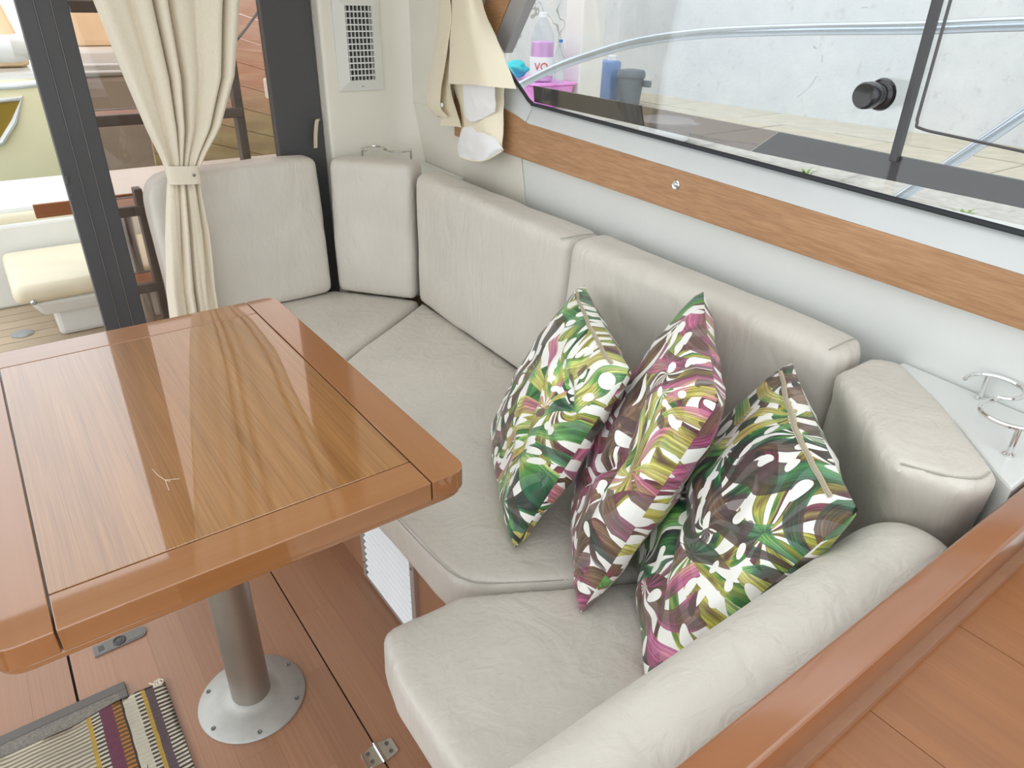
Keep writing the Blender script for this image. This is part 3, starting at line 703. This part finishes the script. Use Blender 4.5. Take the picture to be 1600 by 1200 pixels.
sheet_px('inner_fold', [[(696, -330, .03), (712, -330, .045)], [(698, 0, .03), (712, 0, .045)], [(692, 80, .03), (707, 85, .05)], [(690, 135, .03), (704, 137, .05)], [(690, 196, .03), (722, 199, .045)]], 'vinyl', wc, fr=1, wav=.004)
sheet_px('lower_fold', [[(703, 120, .025), (745, 120, .055), (786, 125, .03)], [(720, 170, .025), (752, 175, .055), (787, 165, .03)], [(722, 200, .025), (756, 205, .06), (787, 210, .03)], [(722, 205, .03), (770, 222, .05), (786, 232, .03)]], 'vinyl', wc, fr=1, wav=.005)
sheet_px('lining_flap', [[(722, 128, .062), (748, 128, .075), (771, 132, .06)], [(724, 155, .058), (748, 156, .07), (773, 156, .056)], [(727, 183, .05), (742, 190, .06), (773, 175, .05)]], 'lining', wc, fr=.5, wav=.002)
sheet_px('lining_lobe', [[(722, 200, .035), (735, 198, .05), (752, 203, .055), (772, 214, .05)], [(716, 225, .03), (735, 228, .055), (758, 228, .06), (784, 232, .04)], [(719, 244, .03), (735, 250, .05), (757, 250, .055), (784, 236, .035)]], 'lining', wc, fr=1.5, wav=.004)
hem = [onh(px, py, -o) for px, py, o in ((716, 225, .031), (719, 244, .031), (735, 250.5, .05), (757, 250.5, .056), (784, 236, .036))]
build('hem', MB().tube(spline(hem, 6), .0022, 6), 'vinyl', wc, smooth=True)
build('snap', MB().lathe([(.006, 0), (.006, .002), (.003, .003)], onh(691, 164, -.062), (-1, 0, 0), 14), 'whitep', wc, smooth=True)
# strap hanging on the door frame edge
sp = [(.905, 2.262, .945), (.900, 2.25, .950), (.893, 2.246, .94), (.885, 2.244, .905), (.880, 2.243, .865)]
rows = [[Vector(p)+Vector((-.006, 0, 0)), Vector(p)+Vector((.006, 0, 0))] for p in spline(sp, 5)]
b = MB().sheet(rows).bm(); bmesh.ops.solidify(b, geom=b.faces[:], thickness=.002)
tag(build('strap', b, 'strap', None, smooth=True), 'small beige strap hanging on the black door frame', 'strap')
# ================================================================== AIR VENT
av = empty('air_vent', (1.03, 2.22, 1.03), 'grey framed air vent with crossed slats on the cream pillar', 'air vent')
VX0, VX1, VZ0, VZ1 = .966, 1.119, 1.030, 1.292
ix0, ix1, iz0, iz1 = VX0+.036, VX1-.030, VZ0+.030, VZ1-.026
yo, yi = 2.214, 2.225
for q in ([(VX0, VZ0), (VX1, VZ0), (ix1, iz0), (ix0, iz0)], [(VX1, VZ0), (VX1, VZ1), (ix1, iz1), (ix1, iz0)], [(VX1, VZ1), (VX0, VZ1), (ix0, iz1), (ix1, iz1)], [(VX0, VZ1), (VX0, VZ0), (ix0, iz0), (ix0, iz1)]):
    m = MB().hexa([(q[0][0], 2.218, q[0][1]), (q[1][0], 2.218, q[1][1]), (q[2][0], yo-.004, q[2][1]), (q[3][0], yo-.004, q[3][1])], [(a, yi, c) for a, c in q]); build('frame_piece', m, 'vent_frame', av)
build('backing', MB().box((ix0, 2.222, iz0), (ix1, 2.2248, iz1)), 'void', av)
for k in range(11):
    z = iz0+.012+k*(iz1-iz0-.012)/11
    build('slat', MB().hexa([(ix0, 2.210, z), (ix1, 2.210, z), (ix1, 2.214, z+.0015), (ix0, 2.214, z+.0015)], [(ix0, 2.210, z+.0025), (ix1, 2.210, z+.0025), (ix1, 2.214, z+.004), (ix0, 2.214, z+.004)]), 'vent_white', av)
for k in range(7):
    x = ix0+.006+k*(ix1-ix0-.012)/6
    build('fin', MB().box((x-.0012, 2.2155, iz0), (x+.0012, 2.2215, iz1)), 'vent_frame', av)
for z in (VZ0+.014, VZ1-.011): build('screw', MB().lathe([(.004, 0), (.004, .002), (.0015, .002)], ((VX0+VX1)/2+.002, 2.2165, z), (0, -1, 0), 12), 'screw', av, smooth=True)
# ================================================================== CUP HOLDERS
def ringarc(cx, cy, r, a0, a1, z, n=28): return [(cx+r*math.cos(a0+(a1-a0)*k/n), cy+r*math.sin(a0+(a1-a0)*k/n), z) for k in range(n+1)]
def cupholder(loc, a, s, label, h):
    e = empty('cup_holder', loc, label, 'cup holder')
    ca, sa = math.cos(a), math.sin(a)
    pts = ringarc(-.052*s, 0, .04*s, math.radians(-150), math.radians(-10), 0)[::-1]
    p1 = ringarc(-.052*s, 0, .045*s, math.radians(250), math.radians(-15), h)
    p2 = ringarc(.046*s, 0, .045*s, math.radians(150), math.radians(370), h)
    p2 = [(x, -y if False else y, z) for x, y, z in p2]
    path = [Vector(p) for p in p1]+[Vector(p) for p in ringarc(.048*s, -.005, .045*s, math.radians(195), math.radians(390), h)]
    R_ = lambda p: Vector((ca*p[0]-sa*p[1], sa*p[0]+ca*p[1], p[2]))+Vector(loc)
    build('ring', MB().tube([R_(p) for p in path], .0032, 8), 'chrome', e, smooth=True)
    for p in (path[8], path[-6]):
        build('post', MB().lathe([(.0075, .0), (.0075, .003), (.0035, .005), (.0035, h)], R_((p.x, p.y, 0)), seg=12), 'chrome', e, smooth=True)
    return e
cupholder((1.075, 2.135, .80), math.radians(-40), .85, 'chrome double ring cup holder behind the corner backrest', .062)
cupholder((1.020, .266, .802), math.radians(-140), .8, 'chrome double ring cup holder on the ledge beside the wedge backrest', .040)
# trim screw button
tag(build('snap_button', MB().lathe([(.0105, 0), (.0105, .002), (.008, .004), (.0035, .0035), (.003, .006), (.001, .006)], hp(.956, .978, -.008), (-1, .075, 0), 20), 'chrome', None, smooth=True), 'small round metal snap button on the oak strip', 'button')
# ================================================================== FLOOR ITEMS
lt = empty('floor_latch', (-.03, 1.416, 0), 'grey plastic flush latch in the floor hatch', 'latch')
build('plate', MB().prism(rounded([(-.083, 1.399), (.026, 1.402), (.026, 1.436), (-.083, 1.432)], [.002, .0165, .0165, .002], 8), 0, .004), 'plastic', lt, .001)
build('knob', MB().lathe([(.0135, .004), (.0135, .006), (.0115, .007), (.0105, .005), (.006, .005), (.005, .0065)], (-.03, 1.417, 0), seg=24), 'plastic_dark', lt, smooth=True)
build('slot', MB().box((-.073, 1.410, .0035), (-.062, 1.424, .0048)), 'plastic_dark', lt)
build('pad', MB().prism(rounded([(-.015, 1.405), (.020, 1.406), (.020, 1.431), (-.015, 1.429)], [0, .012, .012, 0], 6), .003, .0048), 'plastic', lt)
hg = build('hinge', MB().tube([(.325, .811, .003), (.325, .859, .003)], .0042, 12), 'chrome', fl, smooth=True); hg['label'] = 'chrome butt hinge across the floor seam'
for s in (-1, 1):
    poly = rounded([(.325+s*.004, .812), (.325+s*.033, .818), (.325+s*.033, .852), (.325+s*.004, .858)], .004)
    build('leaf', MB().prism(poly, 0, .0025), 'chrome', hg, .0006)
    for y in (.826, .845): build('screw', MB().lathe([(.0042, 0), (.0042, .001), (.002, .0004)], (.325+s*.020, y, .0025), seg=12), 'screw', hg, smooth=True)
ma = empty('floor_mat', (-.5, .9, 0), 'grey woven mat lying under the striped rug', 'mat')
build('weave', MB().box((-.95, .45, .0), (-.055, 1.272, .006)), 'mat', ma, .001)
build('binding', MB().box((-.95, 1.270, .0), (-.043, 1.292, .008)).box((-.061, .45, .0), (-.043, 1.270, .008)), 'mat_edge', ma, .002)
rows = []; W, Hh = .62, .80
b = bmesh.new(); uvl = b.loops.layers.uv.new('UVMap'); NXr, NYr = 60, 70; vs = []
for j in range(NYr+1):
    r = []
    for i in range(NXr+1):
        u, v = i/NXr*W, j/NYr*Hh
        x = .026-u; y = 1.238-v+.008*math.sin(u*22)*max(0, 1-v*12)
        z = .010+.0035*noise.noise(Vector((u*9, v*7, 2)))+.005*max(0, math.sin(u*30+1))*max(0, 1-v*5)
        if x > -.06: z -= .004*min(1, (x+.06)/.06)
        r.append(b.verts.new((x, y, z)))
    vs.append(r)
for j in range(NYr):
    for i in range(NXr):
        f = b.faces.new([vs[j][i], vs[j][i+1], vs[j+1][i+1], vs[j+1][i]]); f.smooth = True
        for l, (a, c) in zip(f.loops, ((i, j), (i+1, j), (i+1, j+1), (i, j+1))): l[uvl].uv = (a/NXr*W, c/NYr*Hh)
bmesh.ops.solidify(b, geom=b.faces[:], thickness=-.004)
rg = build('striped_rug', b, 'rug', None); tag(rg, 'multicoloured striped cotton rug with a tassel on the floor', 'rug')
for k in range(9):
    x = .022-.0022*k; build('tassel', MB().tube([(x, 1.236, .010), (x+.003*random.uniform(-1, 1), 1.246, .009), (x+.007*random.uniform(-1, 1.2), 1.258, .004)], .0016, 5), 'fringe', rg, smooth=True)
# ================================================================== FORWARD COUNTER
ct = empty('counter', (.5, -.1, .72), 'wood plank counter top in front of the mahogany rail', 'counter')
xs = [.0, .17, .34, .512, .68, .845]
for a, b_ in zip(xs, xs[1:]): build('board', MB().box((a+.0005, -.7, .722), (b_-.0002, .1495, .748)), 'counter', ct, .0003)
tag(build('side_moulding', MB().box((.847, -.7, .70), (.93, .149, .762)), 'white', None, .006), 'white moulded edge at the end of the wood counter', 'moulding')
# ================================================================== OUTSIDE STARBOARD
tag(build('side_deck', MB().box((1.32, -1.5, .80), (1.75, 4, .90)), 'gel_bright', None, .01), 'white side deck outside the window', kind='structure')
QZ = .70
qy = empty('quay_pavement', (3.5, 2, QZ-.1), kind='structure'); qy['label'] = 'pale paved quay beside the boat'
build('bed', MB().box((2.5, -3, -.5), (4.6, 10, QZ-.02)), 'kerb', qy)
sl = MB().box((-.5, -.5, -1), (.5, .5, 0)).bm(); bmesh.ops.bevel(sl, geom=sl.edges[:], offset=.02, segments=1, affect='EDGES')
sm_ = bpy.data.meshes.new('paving_slab'); sl.to_mesh(sm_); sl.free(); sm_.materials.append(M['quay'])
for i in range(2):
    for j in range(-3, 12):
        x0 = 3.02+i*.70; y0 = j*.62+(i % 2)*.3
        o = bpy.data.objects.new('paving_slab', sm_); COL.objects.link(o); o.parent = qy; o.location = Vector((x0+.35, y0+.31, QZ+random.uniform(-.003, .003)))-qy.location; o.scale = (.692, .612, .05)
for j in range(-3, 10):
    y0 = j*.75; m = MB()
    b = MB().box((2.50, y0+.006, QZ-.25), (3.01, y0+.744, QZ+.004)).bm(); bmesh.ops.subdivide_edges(b, edges=b.edges[:], cuts=7, use_grid_fill=True)
    for v in b.verts:
        q = noise.noise(v.co*5)*.02+noise.noise(v.co*14)*.01
        if v.co.z > QZ-.1: v.co.z += q
        v.co.x += noise.noise(v.co*4+Vector((5, 0, 0)))*.03 if v.co.x < 2.55 else 0
    build('kerb_stone', b, 'kerb', qy, smooth='all')
qw = build('wall_quay', MB().hexa([(4.28, -3, .3), (4.7, -3, .3), (4.3, 11, .3), (3.9, 11, .3)], [(4.28, -3, 4.5), (4.7, -3, 4.5), (4.3, 11, 4.5), (3.9, 11, 4.5)]), 'plaster'); tag(qw, 'weathered white plaster wall along the quay', kind='structure')
pr = build('pier', MB().box((3.12, 3.555, QZ-.01), (3.31, 3.71, 4.4)), 'gel_bright', None, .01); tag(pr, 'plain white square pillar standing on the quay behind the bottles', 'pillar')
# guard rail
gre = empty('guard_rail', (1.55, 1, .9), 'stainless steel guard rail with a slanted stanchion outside the window', 'railing')
pts = [(1.55, 2.45, .88), (1.55, 2.25, .955)]+[tuple(onx(px, py, 1.55)) for px, py in ((815, 132), (870, 105), (930, 84), (1000, 65), (1100, 52), (1250, 46), (1440, 43), (1600, 37))]+[(1.55, .2, 1.30), (1.55, -1.2, 1.36)]
build('top_rail', MB().tube(spline(pts, 6), .0125, 14), 'steel', gre, smooth=True)
a, c = onx(1393, 318, 1.55), onx(1600, 178, 1.55); d = c-a
build('stanchion', MB().tube([a-d*.08, c+d*.75], .0115, 14), 'steel', gre, smooth=True)
a = a-d*.06
build('stanchion_foot', MB().lathe([(.024, -.02), (.024, .0), (.014, .012), (.013, .02)], (a.x, a.y, .915), seg=16), 'steel', gre, smooth=True)
# things on the quay
def bottle(name, base, r, h, label, cap, liquid=None, lab=False):
    e = empty(name, base, label, 'bottle')
    build('body', MB().lathe([(r*.9, 0), (r, .01), (r, h*.62), (r*.93, h*.7), (r*.6, h*.84), (r*.3, h*.92), (r*.28, h*.95)], base, seg=24), 'pet', e, smooth=True)
    if liquid: build('liquid', MB().lathe([(r*.86, .004), (r*.95, .012), (r*.95, h*.58), (r*.8, h*.6)], base, seg=24), liquid, e, smooth=True)
    build('cap', MB().lathe([(r*.34, h*.935), (r*.34, h), (r*.3, h*1.005)], base, seg=16), cap, e, smooth=True)
    if lab:
        lb = build('label_band', MB().lathe([(r*1.01, h*.10), (r*1.015, h*.11), (r*1.015, h*.36), (r*1.01, h*.37)], base, seg=24), 'whitep', e, smooth=True)
        tcv = bpy.data.curves.new('t', 'FONT'); tcv.body = 'VO'; tcv.size = h*.16; tcv.extrude = .001; to = bpy.data.objects.new('t', tcv); COL.objects.link(to)
        dg = bpy.context.evaluated_depsgraph_get(); dg.update(); me = bpy.data.meshes.new_from_object(to.evaluated_get(dg)); bpy.data.objects.remove(to)
        dv = (CAM-Vector(base)); dv.z = 0; dv.normalize(); xr_ = Vector((0, 0, 1)).cross(dv)
        me.transform(Matrix.Translation(Vector(base)+dv*(r*1.03)+Vector((0, 0, h*.18))-xr_*r*.62) @ Matrix((xr_, Vector((0, 0, 1)), dv)).transposed().to_4x4())
        link_mesh('lettering', me, 'red', lb)
    return e
pk = onz(820, 158, QZ); 
pc = empty('pink_tub', (2.95, 3.78, QZ), 'pink plastic tub with a lid on the quay, under the big bottle', 'tub')
build('tub_body', MB().hexa([(2.84, 3.60, QZ+.003), (3.08, 3.60, QZ+.003), (3.08, 4.10, QZ+.003), (2.84, 4.10, QZ+.003)], [(2.81, 3.57, .83), (3.10, 3.57, .83), (3.10, 4.13, .83), (2.81, 4.13, .83)]), 'pink', pc, .012)
build('tub_lid', MB().box((2.80, 3.56, .83), (3.11, 4.14, .845)), 'pink', pc, .006)
bottle('detergent_bottle', (2.93, 3.69, .846), .072, .375, 'big clear bottle of pink liquid with a white cap, on the pink tub', 'whitep', 'pinkliq', True)
bottle('water_bottle', (2.99, 3.59, .846), .035, .235, 'small clear bottle with a blue cap beside the pink bottle', 'bluecap')
b = bmesh.new(); bmesh.ops.create_icosphere(b, subdivisions=4, radius=1)
for v in b.verts:
    n_ = noise.noise(v.co*1.7); v.co = Vector((v.co.x*.07, v.co.y*.10, v.co.z*.045))*(1+.35*n_)+Vector((2.88, 3.90, .905))
tag(build('cleaning_cloth', b, 'cyan', None, smooth='all'), 'crumpled cyan cleaning cloth on the pink tub', 'cloth')
bc = onz(948, 158, QZ)
jc = empty('blue_can', tuple(bc), 'tall pale blue plastic can beside the white pillar', 'can')
build('can_body', MB().box((bc.x-.05, bc.y-.065, QZ+.004), (bc.x+.05, bc.y+.065, QZ+.25)), 'bluecan', jc, .018, 3)
build('can_neck', MB().lathe([(.028, .245), (.028, .275), (.02, .28)], (bc.x, bc.y-.02, QZ), seg=16), 'whitep', jc, smooth=True)
bc = onz(982, 163, QZ)
bi = empty('waste_bin', tuple(bc), 'small blue grey bin with a rim, next to the blue can', 'bin')
build('bin_body', MB().lathe([(.065, .003), (.068, .006), (.083, .16), (.08, .165)], (bc.x, bc.y, QZ), seg=28), 'bin', bi, smooth=True)
build('bin_lid', MB().lathe([(.088, .16), (.09, .165), (.09, .19), (.08, .205), (.02, .212)], (bc.x, bc.y, QZ), seg=28), 'bin', bi, smooth=True)
build('bin_handle', MB().box((bc.x+.03, bc.y-.13, QZ+.11), (bc.x+.06, bc.y-.075, QZ+.15)), 'bin', bi, .006)
bc = Vector((2.72, 2.46, QZ)); bc = onz(1040, 186, .80); bc.z = QZ+.012
bu = empty('white_tub', tuple(bc), 'low white round tub with a lid standing on the kerb', 'tub')
build('tub_body', MB().lathe([(.115, 0), (.118, .004), (.125, .07), (.12, .075)], bc, seg=36), 'whitep', bu, smooth=True)
build('tub_lid', MB().lathe([(.134, .068), (.136, .072), (.136, .084), (.125, .09), (.02, .092)], bc, seg=40), 'whitep', bu, smooth=True)
build('lid_tab', MB().box((bc.x+.02, bc.y-.155, bc.z+.072), (bc.x+.075, bc.y-.115, bc.z+.084)), 'whitep', bu, .004)
for q, (px, py) in enumerate(((1258, 276), (1502, 341))):
    p0 = onz(px, py, QZ+.02); m = MB()
    for k in range(14):
        a = random.random()*6.28; l = random.uniform(.015, .04); dxy = Vector((math.cos(a), math.sin(a), 0))
        s_ = dxy.cross(Vector((0, 0, 1)))*.006; q0 = p0+dxy*.01
        m.sheet([[q0-s_*.5, q0+s_*.5], [q0+dxy*l*.4+Vector((0, 0, l*.6))-s_, q0+dxy*l*.4+Vector((0, 0, l*.6))+s_], [q0+dxy*l+Vector((0, 0, l*.7)), q0+dxy*l+Vector((0, 0, l*.7))+s_*.1]])
    tag(build('weed', m, 'weed'), 'small green weed growing on the rough kerb stones outside the window', 'weed', 'weeds on the kerb')
# ================================================================== OUTSIDE AFT: cockpit and neighbouring boats
ck = empty('cockpit_floor', (0, 3.2, -.12), kind='structure'); ck['label'] = 'teak cockpit deck'
build('bed', MB().box((-2, 2.33, -.2), (1.6, 5.2, -.112)), 'void', ck)
for k in range(30):
    y0 = 2.34+k*.09
    if y0 > 4.2: break
    o = bpy.data.objects.new('deck_plank', pm.copy() if k == 0 else dpm); dpm = o.data
    if k == 0: dpm.materials.clear(); dpm.materials.append(M['deck'])
    COL.objects.link(o); o.parent = ck; o.location = Vector((-.3, y0+.045, -.10))-ck.location; o.scale = (2.6, .084, .012)
tag(build('drain_cover', MB().lathe([(.045, 0), (.045, .004), (.03, .006), (.01, .005)], onz(35, 522, -.099), seg=24), 'steel', None, smooth=True), 'round metal drain cover on the cockpit deck', 'drain')
be = empty('cockpit_bench', (.8, 3.8, -.1), 'white cockpit bench with cream cushions outside the open door', 'bench')
build('plinth', MB().box((.10, 3.56, -.10), (1.5, 4.1, .03)), 'gel_bright', be, .02)
build('base', MB().hexa([(.06, 3.52, .02), (1.5, 3.52, .02), (1.5, 4.1, .02), (.06, 4.1, .02)], [(.02, 3.48, .10), (1.5, 3.48, .10), (1.5, 4.1, .10), (.02, 4.1, .10)]), 'gel_bright', be, .02)
soft('seat_pad', MB().box((-.03, 3.46, .10), (1.5, 4.04, .185)), 'cushion_out', be, .025, .02, .003, 3, 3)
build('back_panel', MB().box((-.9, 4.06, -.10), (1.6, 4.14, .30)), 'gel_bright', be, .015)
soft('back_pad', MB().box((-.6, 4.08, .27), (1.5, 4.2, .35)), 'cushion_out', be, .02, .02, .003, 3, 3)
build('transom_top', MB().box((-.9, 4.1, .30), (1.6, 4.75, .37)), 'gel_bright', be, .02)
build('latch', MB().lathe([(.012, 0), (.012, .01), (.006, .016)], ony(52, 472, 3.475), (0, -1, 0), 14), 'steel', be, smooth=True)
ctb = empty('cockpit_table', (.5, 3.4, -.1), 'cockpit table with a pale top and teak edge', 'table')
build('table_top', MB().box((.125, 3.2, .545), (.75, 3.66, .575)), 'gel_bright', ctb, .004)
build('edge_board', MB().box((.125, 3.185, .525), (.75, 3.20, .577)), 'teak', ctb, .003)
build('leg', MB().lathe([(.03, 0), (.03, .64)], (.45, 3.42, -.1), seg=20), 'steel', ctb, smooth=True)
# flybridge ladder
ld = empty('boarding_ladder', (.6, 2.9, -.1), 'dark metal flybridge ladder with wooden treads behind the bronze glass', 'ladder')
build('stringer', MB().hexa([(.835, 2.88, -.1), (.866, 2.88, -.1), (.866, 2.93, -.1), (.835, 2.93, -.1)], [(.835, 2.88, 1.16), (.866, 2.88, 1.16), (.866, 2.93, 1.16), (.835, 2.93, 1.16)]), 'grey_dark', ld, .004)
build('stringer', MB().hexa([(.43, 2.88, -.1), (.458, 2.88, -.1), (.458, 2.93, -.1), (.43, 2.93, -.1)], [(.43, 2.88, .66), (.458, 2.88, .66), (.458, 2.93, .66), (.43, 2.93, .66)]), 'grey_dark', ld, .004)
for z0, x0, x1 in ((1.225, .29, .86), (.878, .29, .86), (.565, .29, .458), (.27, .29, .458), (-.0, .29, .458)):
    tdd = build('tread_board', MB().box((x0, 2.90, z0+.012), (x1, 3.02, z0+.034)), 'teak', ld)
    for y_ in (2.875, 3.02): build('tread_bar', MB().box((x0, y_, z0), (x1, y_+.025, z0+.036)), 'grey_dark', tdd, .004)
build('stringer', MB().box((.275, 2.89, -.1), (.30, 2.93, 1.30)), 'grey_dark', ld, .004)
# yellow hulled boat
yb = empty('yellow_boat', (-.2, 7.2, -1), 'pale yellow hulled motorboat moored behind the cockpit', 'boat')
prof = [(-1.0, .35), (-.3, .10), (.2, .0), (.60, -.04), (.62, .0), (.66, .0), (.68, .9)]
rows = []
for i in range(21):
    x = -3.2+i*.19; bow = max(0, (x-.4)/1.0)**2*.4
    rows.append([(x, 7.0+o_+bow, z+.05*max(0, x-.2)) for z, o_ in prof])
hs = MB().sheet(rows); b = hs.bm(); bmesh.ops.solidify(b, geom=b.faces[:], thickness=.03)
build('hull', b, 'yellow', yb, smooth=True)
build('rub_rail', MB().tube([(-3.2, 6.955, .615), (0, 6.955, .615), (.4, 6.96, .62), (.62, 6.98, .635)], .025, 10), 'whitep', yb, smooth=True)
q = [ony(px, py, 6.99) for px, py in ((-40, 160), (33, 153), (22, 190), (2, 222), (-40, 228))]
build('hull_window', MB().hexa(q, [v+Vector((0, -.02, 0)) for v in q]), 'olive_glass', yb, .005)
build('window_rim', MB().tube([v+Vector((0, -.02, 0)) for v in q], .022, 8, closed=True), 'gel_bright', yb, smooth=True)
build('deck', MB().box((-3.2, 7.0, .66), (.6, 8.6, .70)), 'gel_bright', yb)
build('cabin', MB().hexa([(-3, 7.35, .70), (.6, 7.45, .70), (.6, 8.6, .70), (-3, 8.6, .70)], [(-3, 7.7, 1.6), (.4, 7.75, 1.6), (.4, 8.5, 1.6), (-3, 8.5, 1.6)]), 'tan', yb, .08)
build('coaming', MB().tube([(-3, 7.2, .86), (.45, 7.22, .86), (.55, 7.4, .86)], .10, 14), 'gel_bright', yb, smooth=True)
# white and taupe boat seen through the glass
tbt = empty('taupe_boat', (1.9, 7.5, -1), 'white and taupe motorboat seen through the bronze glass', 'boat')
build('hull', MB().hexa([(1.0, 7.3, -.9), (2.2, 7.1, -.9), (2.2, 8.5, -.9), (1.0, 8.5, -.9)], [(.78, 7.0, .66), (2.2, 6.8, .66), (2.2, 8.5, .66), (.78, 8.5, .66)]), 'taupe', tbt, .04)
build('deck_moulding', MB().box((.76, 6.95, .66), (2.2, 8.5, .86)), 'gel_bright', tbt, .05, 3)
for z in (.70, .75): build('rub_strake', MB().tube([(.83, 6.945, z), (2.2, 6.75, z)], .012, 8), 'whitep', tbt, smooth=True)
build('cabin', MB().hexa([(.9, 7.3, .86), (2.2, 7.2, .86), (2.2, 8.4, .86), (.9, 8.4, .86)], [(1.0, 7.6, 1.5), (2.2, 7.5, 1.5), (2.2, 8.3, 1.5), (1.0, 8.3, 1.5)]), 'tan', tbt, .05)
# wooden boat
wb = empty('wooden_boat', (2.2, 5.4, -.6), 'old wooden hull with weathered orange planks and green algae', 'boat')
for k in range(12):
    z0 = -.3+k*.145; t0, t1 = -.02-.035*k*.145/.145*.6, 0
    def pt(x, z): return Vector((x, 5.35-.20*(z)+.10*(x-1.4), z+.0-(x-1.2)*.32))
    xs_ = [.95, 1.4, 1.9, 2.6]
    rows = [[pt(x, z0+.003), pt(x, z0+.142)] for x in xs_]
    b = MB().sheet(rows).bm(); bmesh.ops.solidify(b, geom=b.faces[:], thickness=.03)
    build('hull_plank', b, 'hull_wood', wb)
build('rub_rail', MB().tube([pt(.95, 1.46)+Vector((0, -.03, 0)), pt(2.6, 1.46)+Vector((0, -.03, 0))], .03, 8), 'taupe', wb, smooth=True)
rp = spline([pt(1.2, .80)+Vector((0, -.1, 0)), pt(1.5, 1.1)+Vector((0, -.14, 0)), pt(1.75, 1.45)+Vector((0, -.14, 0))], 6)
tag(build('mooring_rope', MB().tube(rp, .009, 6), 'grey_dark', None, smooth=True), 'thin dark mooring rope across the wooden hull', 'rope')
tag(build('cockpit_coaming', MB().box((.95, 2.34, -.1), (1.35, 3.44, .36)), 'taupe', None, .03, 3), 'low moulded cockpit side coaming outside the glass', 'coaming')
wt = build('water', MB().box((-8, -6, -1.3), (12, 16, -1.2)), plain('harbour water', (110, 130, 120), .1)); tag(wt, 'harbour water', kind='structure')
